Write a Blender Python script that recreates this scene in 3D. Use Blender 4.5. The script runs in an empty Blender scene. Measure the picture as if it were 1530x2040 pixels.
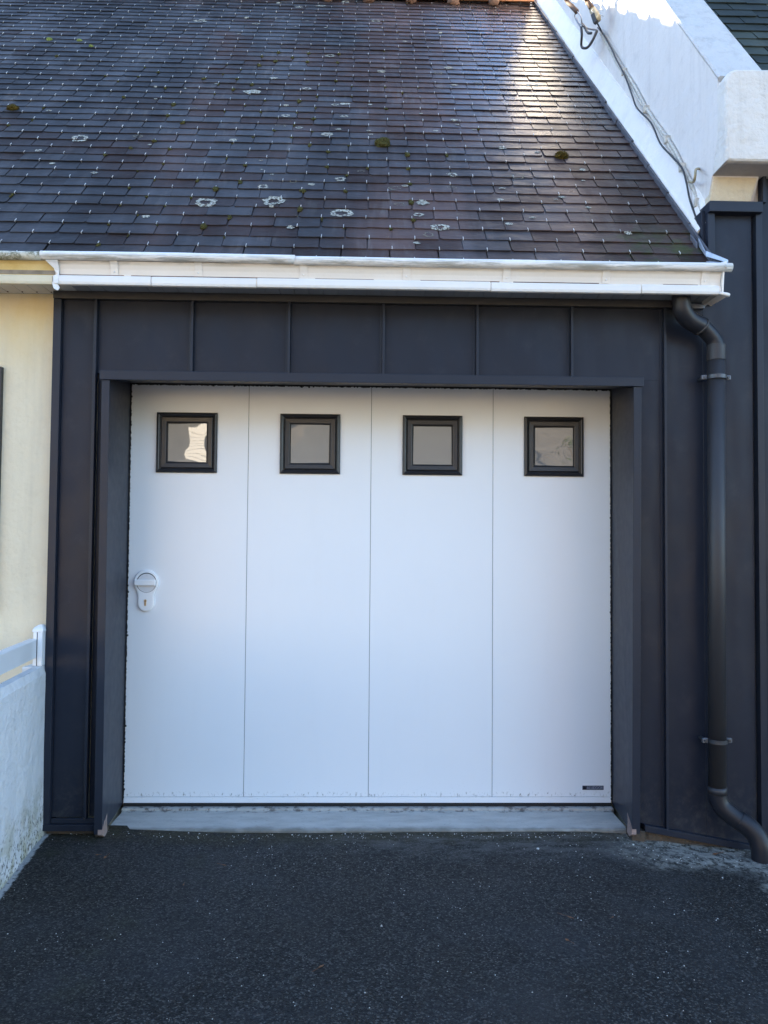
import bpy, math, random
from mathutils import Vector, Matrix, noise
random.seed(7)
R = math.radians
SC = bpy.context.scene
COL = SC.collection

# ------------------------------------------------------------------ camera
cam_d = bpy.data.cameras.new('camera')
cam_d.sensor_fit = 'VERTICAL'
cam_d.sensor_height = 34.6
cam_d.lens = 26.0
cam_d.clip_start = 0.05
cam_d.clip_end = 500
cam = bpy.data.objects.new('camera', cam_d)
COL.objects.link(cam)
yaw, pit, rol = R(1.39), R(2.06), R(.46)
F = Vector((math.sin(yaw)*math.cos(pit), math.cos(yaw)*math.cos(pit), math.sin(pit)))
R0 = Vector((math.cos(yaw), -math.sin(yaw), 0))
U0 = R0.cross(F)
RR = R0*math.cos(rol) + U0*math.sin(rol)
UU = -R0*math.sin(rol) + U0*math.cos(rol)
m = Matrix((RR, UU, -F)).transposed().to_4x4()
m.translation = Vector((1.173, -3.767, 1.276))
cam.matrix_world = m
SC.camera = cam

# ------------------------------------------------------------------ sky, sun, exposure
SUN_A = 1.10                      # the sun stands behind the ridge and to the left
sd = Vector((-SUN_A, 1.0, 0.785)).normalized()
elev = math.asin(sd.z)
azim = math.atan2(sd.x, sd.y)
w = bpy.data.worlds.new('World')
SC.world = w
w.use_nodes = True
nt = w.node_tree
sky = nt.nodes.new('ShaderNodeTexSky')
sky.sky_type = 'NISHITA'
sky.sun_disc = False
sky.sun_elevation = elev
sky.sun_rotation = azim
sky.air_density = 1.1
sky.dust_density = 0.25
sky.ozone_density = 2.9
bg = nt.nodes['Background']
bg.inputs['Strength'].default_value = 0.09
nt.links.new(sky.outputs[0], bg.inputs['Color'])
sl = bpy.data.lights.new('sun', 'SUN')
sl.energy = 4.6
sl.angle = R(0.5)
sl.color = (1.0, 0.82, 0.58)
so = bpy.data.objects.new('sun', sl)
COL.objects.link(so)
so.rotation_euler = (-sd).to_track_quat('-Z', 'Y').to_euler()
so.location = (-6, 10, 12)
SC.view_settings.view_transform = 'Standard'
SC.view_settings.look = 'None'
SC.view_settings.exposure = 2.88
SC.view_settings.gamma = 1.0
SC.view_settings.use_curve_mapping = False

# ------------------------------------------------------------------ materials
class NT:
    def __init__(s, name):
        s.m = bpy.data.materials.new(name)
        s.m.use_nodes = True
        s.t = s.m.node_tree
        s.b = s.t.nodes['Principled BSDF']
    def n(s, typ, **kw):
        nd = s.t.nodes.new(typ)
        for k, v in kw.items():
            if hasattr(nd, k): setattr(nd, k, v)
            else: nd.inputs[k.replace('_', ' ')].default_value = v
        return nd
    def l(s, a, b): s.t.links.new(a, b)
    def coord(s, kind='Object'):
        if kind == 'World':
            return s.n('ShaderNodeNewGeometry').outputs['Position']
        return s.n('ShaderNodeTexCoord').outputs[kind]
    def mapped(s, src, scale=(1, 1, 1), loc=(0, 0, 0)):
        mp = s.n('ShaderNodeMapping')
        mp.inputs['Scale'].default_value = scale
        mp.inputs['Location'].default_value = loc
        s.l(src, mp.inputs['Vector'])
        return mp.outputs[0]
    def noise(s, vec, scale, detail=4, rough=.55):
        nd = s.n('ShaderNodeTexNoise')
        nd.inputs['Scale'].default_value = scale
        nd.inputs['Detail'].default_value = detail
        nd.inputs['Roughness'].default_value = rough
        s.l(vec, nd.inputs['Vector'])
        return nd.outputs['Fac']
    def voro(s, vec, scale, out='Distance', feature='F1'):
        nd = s.n('ShaderNodeTexVoronoi')
        nd.feature = feature
        nd.inputs['Scale'].default_value = scale
        s.l(vec, nd.inputs['Vector'])
        return nd.outputs[out]
    def ramp(s, fac, stops, interp='LINEAR'):
        nd = s.n('ShaderNodeValToRGB')
        cr = nd.color_ramp
        cr.interpolation = interp
        while len(cr.elements) < len(stops): cr.elements.new(.5)
        for e, (p, c) in zip(cr.elements, stops):
            e.position = p
            e.color = (*c, 1) if not isinstance(c, (int, float)) else (c, c, c, 1)
        s.l(fac, nd.inputs['Fac'])
        return nd.outputs['Color']
    def mix(s, fac, a, b, mode='MIX'):
        nd = s.n('ShaderNodeMix')
        nd.data_type = 'RGBA'
        nd.blend_type = mode
        for sock, v in ((nd.inputs['Factor'], fac), (nd.inputs['A'], a), (nd.inputs['B'], b)):
            pass
        fi, ai, bi = nd.inputs[0], nd.inputs[6], nd.inputs[7]
        for sock, v in ((fi, fac), (ai, a), (bi, b)):
            if isinstance(v, (int, float)): sock.default_value = v
            elif isinstance(v, tuple): sock.default_value = (*v, 1)
            else: s.l(v, sock)
        return nd.outputs[2]
    def math(s, op, a, b=0.0, clamp=False):
        nd = s.n('ShaderNodeMath')
        nd.operation = op
        nd.use_clamp = clamp
        for sock, v in ((nd.inputs[0], a), (nd.inputs[1], b)):
            if isinstance(v, (int, float)): sock.default_value = v
            else: s.l(v, sock)
        return nd.outputs[0]
    def xyz(s, vec):
        nd = s.n('ShaderNodeSeparateXYZ')
        s.l(vec, nd.inputs[0])
        return nd.outputs
    def step(s, v, lo, hi):
        nd = s.n('ShaderNodeMapRange')
        nd.interpolation_type = 'SMOOTHSTEP'
        nd.inputs['From Min'].default_value = lo
        nd.inputs['From Max'].default_value = hi
        s.l(v, nd.inputs['Value'])
        return nd.outputs[0]
    def bump(s, h, strength=.3, dist=.01, prev=None):
        nd = s.n('ShaderNodeBump')
        nd.inputs['Strength'].default_value = strength
        nd.inputs['Distance'].default_value = dist
        s.l(h, nd.inputs['Height'])
        if prev is not None: s.l(prev, nd.inputs['Normal'])
        return nd.outputs[0]
    def set(s, color=None, rough=None, metal=None, normal=None, spec=None, coat=None):
        for nm, v in (('Base Color', color), ('Roughness', rough), ('Metallic', metal), ('Specular IOR Level', spec), ('Coat Weight', coat)):
            if v is None: continue
            if isinstance(v, tuple): s.b.inputs[nm].default_value = (*v, 1)
            elif isinstance(v, (int, float)): s.b.inputs[nm].default_value = v
            else: s.l(v, s.b.inputs[nm])
        if normal is not None: s.l(normal, s.b.inputs['Normal'])
        return s.m

def mat_plain(name, c, rough=.5, metal=0, var=.12, scale=6, bump=0.0, bscale=200, spec=.5):
    t = NT(name)
    wv = t.coord('World')
    f = t.noise(wv, scale, 5)
    dark = tuple(x*(1-var) for x in c); light = tuple(min(1, x*(1+var)) for x in c)
    colr = t.ramp(f, [(.3, dark), (.7, light)])
    rr = t.math('MULTIPLY_ADD', t.noise(wv, scale*4, 3), .16); rr.node.inputs[2].default_value = rough-.08
    nrm = t.bump(t.noise(wv, bscale, 3), bump, .004) if bump else None
    return t.set(colr, rr, metal, nrm, spec)

# powder-coated zinc cladding
def mat_clad():
    t = NT('anthracite_metal')
    wv = t.coord('World')
    z = t.mapped(wv, (2.2, 2.2, .9))
    c = t.ramp(t.noise(z, 1.3, 3), [(.3, (.0125, .0160, .027)), (.7, (.0160, .0205, .034))])
    dust = t.noise(wv, 9, 6, .65)
    c = t.mix(t.math('MULTIPLY', t.step(dust, .5, .8), .10), c, (.11, .11, .115))
    zz = t.xyz(wv)[2]
    splash = t.math('MULTIPLY', t.step(zz, .35, .02), t.step(t.noise(wv, 22, 6, .7), .42, .75))
    c = t.mix(t.math('MULTIPLY', splash, .28), c, (.12, .115, .10))
    r = t.ramp(t.noise(wv, 7, 5), [(.3, .36), (.7, .48)])
    nrm = t.bump(t.noise(t.mapped(wv, (2.4, 2.4, .8)), 2.0, 2), .55, .03)
    nrm = t.bump(t.noise(wv, 900, 2), .06, .001, nrm)
    return t.set(c, r, 0, nrm, .24)
M_CLAD = mat_clad()
M_TRIM = mat_plain('anthracite_trim', (.016, .0205, .033), .42, var=.08, spec=.30)
M_BLACK = mat_plain('window_frame_black', (.018, .018, .021), .35, var=.1, bump=.1, bscale=700)
M_SEAL = mat_plain('black_rubber', (.010, .010, .011), .75, var=.3, bump=.4, bscale=120)
M_PIPE = mat_plain('anthracite_pvc', (.026, .0255, .029), .52, var=.08)
M_ELBOW = mat_plain('dark_pvc_elbow', (.015, .0165, .022), .40, var=.1, spec=.35)
M_STEEL = mat_plain('galvanised_steel', (.26, .28, .32), .42, metal=.6, var=.12, scale=30)
M_CLIP = mat_plain('clip_metal', (.07, .075, .085), .4, metal=.6, var=.2, scale=40)
M_CLIPEAR = mat_plain('clip_ear_metal', (.13, .14, .16), .45, metal=.4, var=.2, scale=60)
M_ZINC = mat_plain('zinc', (.42, .47, .55), .42, metal=.55, var=.15, scale=14)
M_BRASS = mat_plain('brass', (.60, .50, .34), .3, metal=1, var=.1)
M_HOOK = mat_plain('hook_steel', (.48, .47, .45), .4, metal=.1, var=.5, scale=9)

def mat_door():
    t = NT('white_door_paint')
    wv = t.coord('World')
    x, y, z = t.xyz(wv)
    c = t.ramp(t.noise(wv, 1.5, 3), [(.3, (.775, .80, .825)), (.7, (.80, .82, .84))])
    # splash of dirt along the foot of the door, dotted with specks
    foot = t.step(z, .16, .02)
    line = t.math('MULTIPLY', t.step(z, .062, .046), t.step(z, .028, .044))
    grit = t.step(t.noise(t.mapped(wv, (1, 1, .55)), 75, 3, .7), .54, .66)
    spk = t.step(t.voro(wv, 55), .14, .05)
    f = t.math('MULTIPLY', line, grit)
    f2 = t.math('MULTIPLY', t.math('MULTIPLY', foot, spk), .22)
    c = t.mix(t.math('MULTIPLY', f, .75), c, (.13, .14, .12))
    c = t.mix(f2, c, (.16, .16, .14))
    smear = t.step(t.noise(t.mapped(wv, (9, 9, 1.2)), 1.0, 5, .6), .55, .85)
    c = t.mix(t.math('MULTIPLY', smear, .06), c, (.45, .46, .44))
    nrm = t.bump(t.noise(t.mapped(wv, (1.5, 1.5, .5)), 2.0, 2), .12, .01)
    nrm = t.bump(t.noise(wv, 420, 2), .05, .001, nrm)
    return t.set(c, .34, 0, nrm, .45)
M_DOOR = mat_door()
M_WHITEMETAL = mat_plain('white_lock_paint', (.84, .85, .86), .22, var=.03)
M_JOINT = mat_plain('grey_panel_joint', (.16, .17, .18), .6)
M_LOCKCUP = mat_plain('lock_cup_paint', (.66, .67, .69), .3, var=.04)

def mat_glass():
    t = NT('milky_window_glass')
    wv = t.coord('World')
    c = t.ramp(t.noise(wv, 3, 3), [(.3, (.15, .15, .15)), (.7, (.18, .18, .175))])
    nrm = t.bump(t.noise(wv, 6, 1), .05, .02)
    t.set(c, .015, 0, nrm, .5)
    t.b.inputs['IOR'].default_value = 2.1
    return t.m
M_GLASS = mat_glass()

def mat_render(name, base, stain, dirt_low=None, bump=.35, yellow=None):
    t = NT(name)
    wv = t.coord('World')
    z = t.xyz(wv)[2]
    c = t.ramp(t.noise(wv, 2.2, 6, .6), [(.25, tuple(v*.93 for v in base)), (.75, base)])
    streak = t.step(t.noise(t.mapped(wv, (9, 9, .8)), 1.6, 6, .65), .46, .78)
    c = t.mix(t.math('MULTIPLY', streak, .45), c, stain)
    mott = t.step(t.noise(wv, 14, 8, .7), .50, .78)
    c = t.mix(t.math('MULTIPLY', mott, .42), c, stain)
    c = t.mix(t.math('MULTIPLY', t.step(t.noise(wv, 170, 3, .7), .52, .75), .25), c, stain)
    if yellow:
        zy = t.step(z, 1.75, 2.38)
        f = t.math('MULTIPLY', zy, t.step(t.noise(t.mapped(wv, (3, 3, 1.4)), 1.8, 5), .2, .75))
        c = t.mix(t.math('MULTIPLY', f, .75), c, yellow)
    if dirt_low:
        col, h = dirt_low
        g = t.step(z, h, -.05)
        gr = t.math('MULTIPLY', g, t.step(t.noise(wv, 11, 6, .6), .42, .62))
        c = t.mix(t.math('MULTIPLY', gr, .7), c, col)
        sp = t.math('MULTIPLY', t.step(z, h*.8, -.03), t.step(t.noise(wv, 60, 4, .6), .52, .62))
        c = t.mix(t.math('MULTIPLY', sp, .9), c, (.03, .035, .02))
    nrm = t.bump(t.noise(wv, 45, 6, .6), bump, .012)
    nrm = t.bump(t.noise(wv, 8, 3, .5), bump*.8, .03, nrm)
    return t.set(c, .85, 0, nrm, .3)
M_CREAM = mat_render('cream_wall_render', (.74, .66, .49), (.56, .50, .38), yellow=(.66, .50, .22))
M_LOWWALL = mat_render('white_wall_render', (.72, .74, .76), (.55, .56, .55), dirt_low=((.30, .29, .15), .34), bump=.8)
M_GABLE = mat_render('white_gable_render', (.74, .715, .70), (.50, .48, .47), bump=.3)
M_COPING = mat_render('weathered_coping_render', (.60, .585, .57), (.27, .26, .25), bump=.7)
M_KNEEL = mat_render('kneeler_render', (.74, .715, .675), (.42, .40, .37), bump=.6)
M_BEIGE = mat_render('beige_render', (.70, .60, .44), (.55, .47, .36), bump=.8)
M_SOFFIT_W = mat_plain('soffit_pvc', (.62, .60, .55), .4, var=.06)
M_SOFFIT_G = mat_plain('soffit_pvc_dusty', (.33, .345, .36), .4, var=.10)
M_CONC = None

def mat_gutter(nm='white_gutter_paint', lo=(.74, .73, .70), hi=(.80, .79, .77)):
    t = NT(nm)
    wv = t.coord('World')
    c = t.ramp(t.noise(wv, 3, 5), [(.3, lo), (.7, hi)])
    f = t.step(t.noise(t.mapped(wv, (2.2, 20, 30)), 2.5, 6, .7), .40, .62)
    z = t.xyz(wv)[2]
    edge = t.math('MULTIPLY', t.step(z, 2.474, 2.452), t.step(z, 2.425, 2.448))
    c = t.mix(t.math('MULTIPLY', t.math('MULTIPLY', f, edge), .8), c, (.25, .24, .19))
    mo = t.step(t.noise(wv, 26, 7, .7), .56, .8)
    c = t.mix(t.math('MULTIPLY', mo, .22), c, (.50, .47, .42))
    nrm = t.bump(t.noise(wv, 30, 5, .6), .25, .006)
    return t.set(c, .38, 0, nrm, .5)
M_GUTTER = mat_gutter()
M_GFACE = mat_gutter('warm_lit_gutter_paint', (.74, .68, .60), (.79, .74, .67))  # warm light bounced off the ground is painted into the white
def mat_oldgutter(name, a, b, lich=False):
    t = NT(name)
    wv = t.coord('World')
    c = t.ramp(t.noise(wv, 9, 6, .65), [(.3, a), (.7, b)])
    if lich:
        c = t.mix(t.step(t.noise(wv, 24, 7, .75), .46, .60), c, (.20, .19, .12))
        c = t.mix(t.step(t.noise(t.mapped(wv, (1, 1, 1), (5, 3, 1)), 34, 6, .7), .54, .64), c, (.60, .60, .55))
    return t.set(c, .6, 0, t.bump(t.noise(wv, 60, 5, .7), .4, .006), .4)
M_GUT_OLD = mat_oldgutter('stained_yellow_gutter', (.60, .43, .15), (.72, .56, .26))
M_GUT_LICHEN = mat_oldgutter('lichen_crusted_gutter', (.50, .47, .38), (.66, .63, .52), True)

def mat_slate(name, green=False):
    t = NT(name)
    wv = t.coord('World')
    at = t.n('ShaderNodeAttribute', attribute_name='tint')
    tint = at.outputs['Fac']
    big = t.noise(t.mapped(wv, (1, .7, .7)), 1.1, 4)
    x = t.xyz(wv)[0]
    if green:
        plum, blue, pale = (.034, .042, .034), (.048, .056, .045), (.07, .08, .06)
    else:
        plum, blue, pale = (.070, .045, .040), (.042, .042, .047), (.125, .115, .11)
    sel = t.math('ADD', t.math('MULTIPLY', tint, .55), t.math('MULTIPLY', t.step(big, .38, .62), .45))
    # slates painted bluer at the left for sky sheen, plum towards the right
    sel = t.math('ADD', sel, t.math('MULTIPLY', t.step(x, .9, -.9), .42))
    sel = t.math('SUBTRACT', sel, t.math('MULTIPLY', t.step(x, .4, 1.8), .22))
    c = t.mix(t.step(sel, .25, .9), plum, blue)
    # pale weathering streaks running down the slope
    st = t.noise(t.mapped(wv, (24, 3.2, 3.2)), 1.0, 6, .65)
    pt = t.noise(wv, 3.2, 5, .6)
    f = t.math('MULTIPLY', t.step(st, .46, .74), t.step(pt, .42, .68))
    c = t.mix(t.math('MULTIPLY', f, .62), c, pale)
    fine = t.noise(wv, 95, 5, .7)
    c = t.mix(t.math('MULTIPLY', t.step(fine, .66, .80), .30), c, (.17, .17, .16))
    if not green:
        # a green algae bloom near the right foot of the roof
        z = t.xyz(wv)[2]
        al = t.math('MULTIPLY', t.math('MULTIPLY', t.step(x, 2.15, 2.45), t.step(z, 2.85, 2.6)), t.step(t.noise(wv, 12, 6, .7), .44, .62))
        c = t.mix(t.math('MULTIPLY', al, .75), c, (.05, .07, .02))
    band = t.step(t.noise(t.mapped(wv, (2.6, .45, .45), (3, 0, 0)), 1.0, 5, .6), .36, .66)
    val = t.math('MULTIPLY_ADD', tint, .7); val.node.inputs[2].default_value = .50
    val = t.math('MULTIPLY', val, t.math('ADD', .70, t.math('MULTIPLY', band, .75)))
    hs = t.n('ShaderNodeHueSaturation'); t.l(c, hs.inputs['Color']); t.l(val, hs.inputs['Value'])
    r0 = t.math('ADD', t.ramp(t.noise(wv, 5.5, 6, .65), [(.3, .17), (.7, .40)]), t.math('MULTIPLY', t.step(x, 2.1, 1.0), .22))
    nrm = t.bump(t.noise(t.mapped(wv, (30, 30, 30)), 1.0, 6, .6), .16, .005)
    nrm = t.bump(t.noise(t.mapped(wv, (5, 9, 9)), 1.2, 3), .3, .02, nrm)
    if green: return t.set(hs.outputs[0], .6, 0, nrm, .12)
    # gloss is put in by the gable for the reflected glow, lower slates rougher
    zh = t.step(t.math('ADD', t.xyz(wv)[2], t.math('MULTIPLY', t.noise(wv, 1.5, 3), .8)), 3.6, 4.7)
    glow_gloss = t.math('MULTIPLY', t.step(t.math('ADD', x, t.math('MULTIPLY', t.noise(wv, 2.5, 4), .5)), 1.75, 2.4), zh)
    r1 = t.math('SUBTRACT', t.math('ADD', r0, .10), t.math('MULTIPLY', glow_gloss, .16))
    return t.set(hs.outputs[0], r1, 0, nrm, t.math('ADD', .11, t.math('MULTIPLY', glow_gloss, .75)))
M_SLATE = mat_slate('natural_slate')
M_SLATE_G = mat_slate('mossy_dark_slate', True)
M_VERGE = mat_plain('verge_slate', (.075, .080, .098), .45, var=.25, scale=9, bump=.3, bscale=60)

def mat_moss(name, a, b, tip):
    t = NT(name)
    o = t.coord('World')
    c = t.ramp(t.noise(o, 160, 4, .7), [(.3, a), (.55, b), (.75, tip)])
    return t.set(c, .95, 0, t.bump(t.noise(o, 420, 4, .7), 1.0, .006), .1)
M_MOSS = mat_moss('green_moss', (.035, .032, .012), (.085, .078, .026), (.17, .15, .055))
M_MOSS_Y = mat_moss('yellow_green_moss', (.10, .13, .03), (.24, .29, .08), (.38, .42, .16))
M_MOSS_B = mat_moss('golden_brown_moss', (.04, .032, .008), (.12, .085, .02), (.26, .19, .05))
def mat_lichen():
    t = NT('grey_lichen')
    o = t.coord('World')
    at = t.n('ShaderNodeAttribute', attribute_name='tint')
    c = t.mix(at.outputs['Fac'], (.17, .155, .11), (.50, .50, .43))
    c = t.mix(t.step(t.noise(o, 90, 5, .7), .47, .56), c, (.10, .09, .08))
    return t.set(c, .9, 0, t.bump(t.noise(o, 200, 4, .7), .8, .004), .2)
M_LICHEN = mat_lichen()

M_RIDGE = mat_plain('terracotta', (.52, .22, .09), .7, var=.3, scale=12, bump=.4, bscale=60)
M_MORTAR = mat_plain('brown_mortar', (.16, .09, .06), .9, var=.4, scale=30, bump=.6, bscale=90)
M_WOOD = mat_plain('weathered_wood', (.24, .20, .15), .8, var=.3, scale=20)
M_BRICKY = mat_render('pink_mortar_block', (.34, .25, .22), (.20, .16, .14), bump=1.0)
M_CABLE_B = mat_plain('black_cable', (.025, .025, .028), .5)
M_CABLE_W = mat_plain('white_painted_cable', (.50, .48, .43), .6, var=.3, scale=60)
M_RUST = mat_plain('rusty_insulator', (.085, .048, .032), .75, var=.5, scale=60, bump=.6, bscale=150)
M_CREAMY = mat_plain('old_ivory_insulator', (.36, .31, .20), .6, var=.35, scale=70)
M_RAIL = mat_plain('white_pvc_rail', (.74, .76, .78), .32, var=.04)
M_BRANCH = mat_plain('bark', (.10, .08, .06), .9, var=.4, scale=20, bump=.5)

def mat_asphalt():
    t = NT('asphalt')
    wv = t.coord('World')
    x, y, z = t.xyz(wv)
    cell = t.voro(wv, 185, 'Color')
    cv = t.n('ShaderNodeSeparateColor'); t.l(cell, cv.inputs[0])
    c = t.ramp(cv.outputs[0], [(0, (.005, .005, .0045)), (.40, (.015, .0145, .0140)), (.80, (.035, .0345, .034)), (1, (.12, .115, .105))])
    c = t.mix(t.math('MULTIPLY', t.step(t.noise(wv, 320, 2, .6), .5, .75), .5), c, (.010, .011, .014))
    warm = t.step(t.noise(wv, 2.3, 5, .6), .48, .72)
    c = t.mix(t.math('MULTIPLY', warm, .35), c, (.034, .029, .024))
    bl = t.step(t.noise(t.mapped(wv, (1, 1, 1), (7, 2, 0)), 1.9, 7, .65), .42, .70)
    c = t.mix(t.math('MULTIPLY', bl, .42), c, (.048, .050, .055))
    fs = t.step(t.voro(wv, 34), .10, .045)
    c = t.mix(t.math('MULTIPLY', fs, .55), c, (.22, .21, .19))
    st = t.step(t.noise(t.mapped(wv, (1, 1, 1), (1, 5, 0)), 4.5, 6, .7), .60, .74)
    c = t.mix(t.math('MULTIPLY', st, .5), c, (.010, .010, .011))
    # mossy brown seam along the sill and the foot of the wall
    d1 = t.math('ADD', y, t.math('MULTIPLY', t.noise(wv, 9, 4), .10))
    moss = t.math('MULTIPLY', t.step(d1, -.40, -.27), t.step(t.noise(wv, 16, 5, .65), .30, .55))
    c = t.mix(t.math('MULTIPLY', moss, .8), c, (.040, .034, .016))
    gm = t.math('MULTIPLY', t.step(t.noise(t.mapped(wv, (1, 1, 1), (3, 9, 0)), 3.5, 6, .65), .56, .72), t.step(x, 1.0, .0))
    c = t.mix(t.math('MULTIPLY', gm, .5), c, (.034, .036, .014))
    # pale mortar and lime bloom in front of the right-hand cladding
    xr = t.math('ADD', x, t.math('MULTIPLY', t.noise(wv, 5, 5, .6), .5))
    dr = t.math('ADD', y, t.math('MULTIPLY', t.noise(wv, 6, 5, .65), .30))
    bloom = t.math('MULTIPLY', t.step(xr, 2.45, 2.80), t.step(dr, -.52, -.36))
    corner = t.math('MULTIPLY', t.step(xr, 2.95, 3.10), t.step(dr, -.95, -.55))
    bloom = t.math('MAXIMUM', bloom, corner)
    bloom = t.math('MULTIPLY', bloom, t.step(t.noise(wv, 26, 8, .8), .43, .54))
    c = t.mix(t.math('MULTIPLY', bloom, .92), c, (.38, .37, .33))
    # dribbled white paint along the foot of the low wall
    dw = t.math('ADD', t.math('ADD', x, t.math('MULTIPLY', y, .1107)), .2556)
    dw = t.math('ADD', dw, t.math('MULTIPLY', t.noise(wv, 18, 5, .7), -.05))
    pw = t.math('MULTIPLY', t.step(dw, .006, -.006), t.step(t.noise(wv, 50, 5, .7), .30, .46))
    c = t.mix(t.math('MULTIPLY', pw, .9), c, (.50, .52, .53))
    film = t.math('MULTIPLY', t.math('MULTIPLY', t.step(dr, -.46, -.30), t.step(x, .6, 1.6)), t.step(t.noise(t.mapped(wv, (2, 6, 1)), 3, 6, .65), .40, .66))
    c = t.mix(t.math('MULTIPLY', film, .50), c, (.15, .15, .145))
    h = t.math('ADD', t.math('MULTIPLY', t.voro(wv, 230), .8), t.math('MULTIPLY', t.noise(wv, 110, 4, .6), .6))
    nrm = t.bump(h, .9, .008)
    r = t.ramp(t.noise(wv, 70, 4), [(.3, .55), (.7, .85)])
    return t.set(c, r, 0, nrm, .25)
M_ASPHALT = mat_asphalt()

def mat_sill():
    t = NT('sill_concrete')
    wv = t.coord('World')
    x, y, z = t.xyz(wv)
    c = t.ramp(t.noise(t.mapped(wv, (1, 3, 1)), 6, 6, .65), [(.3, (.36, .355, .335)), (.7, (.50, .495, .47))])
    c = t.mix(t.math('MULTIPLY', t.step(t.noise(wv, 60, 5, .7), .56, .72), .4), c, (.15, .15, .13))
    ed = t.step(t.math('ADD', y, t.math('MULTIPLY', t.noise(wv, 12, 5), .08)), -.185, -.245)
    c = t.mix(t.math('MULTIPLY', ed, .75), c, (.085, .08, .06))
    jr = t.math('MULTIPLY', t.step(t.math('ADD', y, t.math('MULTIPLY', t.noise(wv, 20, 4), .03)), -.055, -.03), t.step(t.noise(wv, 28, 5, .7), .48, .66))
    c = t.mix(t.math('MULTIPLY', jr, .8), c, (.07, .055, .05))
    spot = t.step(t.voro(wv, 9), .12, .05)
    c = t.mix(t.math('MULTIPLY', spot, .35), c, (.45, .46, .45))
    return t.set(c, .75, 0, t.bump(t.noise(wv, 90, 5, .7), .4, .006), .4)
M_SILL = mat_sill()
M_GRIT = mat_plain('white_grit', (.55, .55, .52), .7, var=.4, scale=200)
M_LEAF = mat_plain('dead_leaf', (.20, .09, .04), .8, var=.4, scale=100)
M_FAR_GROUND = mat_plain('street_asphalt', (.085, .08, .075), .85, var=.15, scale=2, bump=.4, bscale=60)
M_FAR_WALL = mat_plain('sunny_house_render', (.74, .60, .40), .85, var=.08)
M_FAR_WHITE = mat_plain('sunny_white_door', (.80, .78, .74), .5, var=.04)
M_PLATE = mat_plain('name_plate', (.045, .055, .085), .35, var=.1)
M_LETTER = mat_plain('plate_letters', (.30, .33, .40), .4, var=.05)
M_PLATE_D = mat_plain('plate_square', (.008, .010, .02), .35, var=.1)

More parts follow.
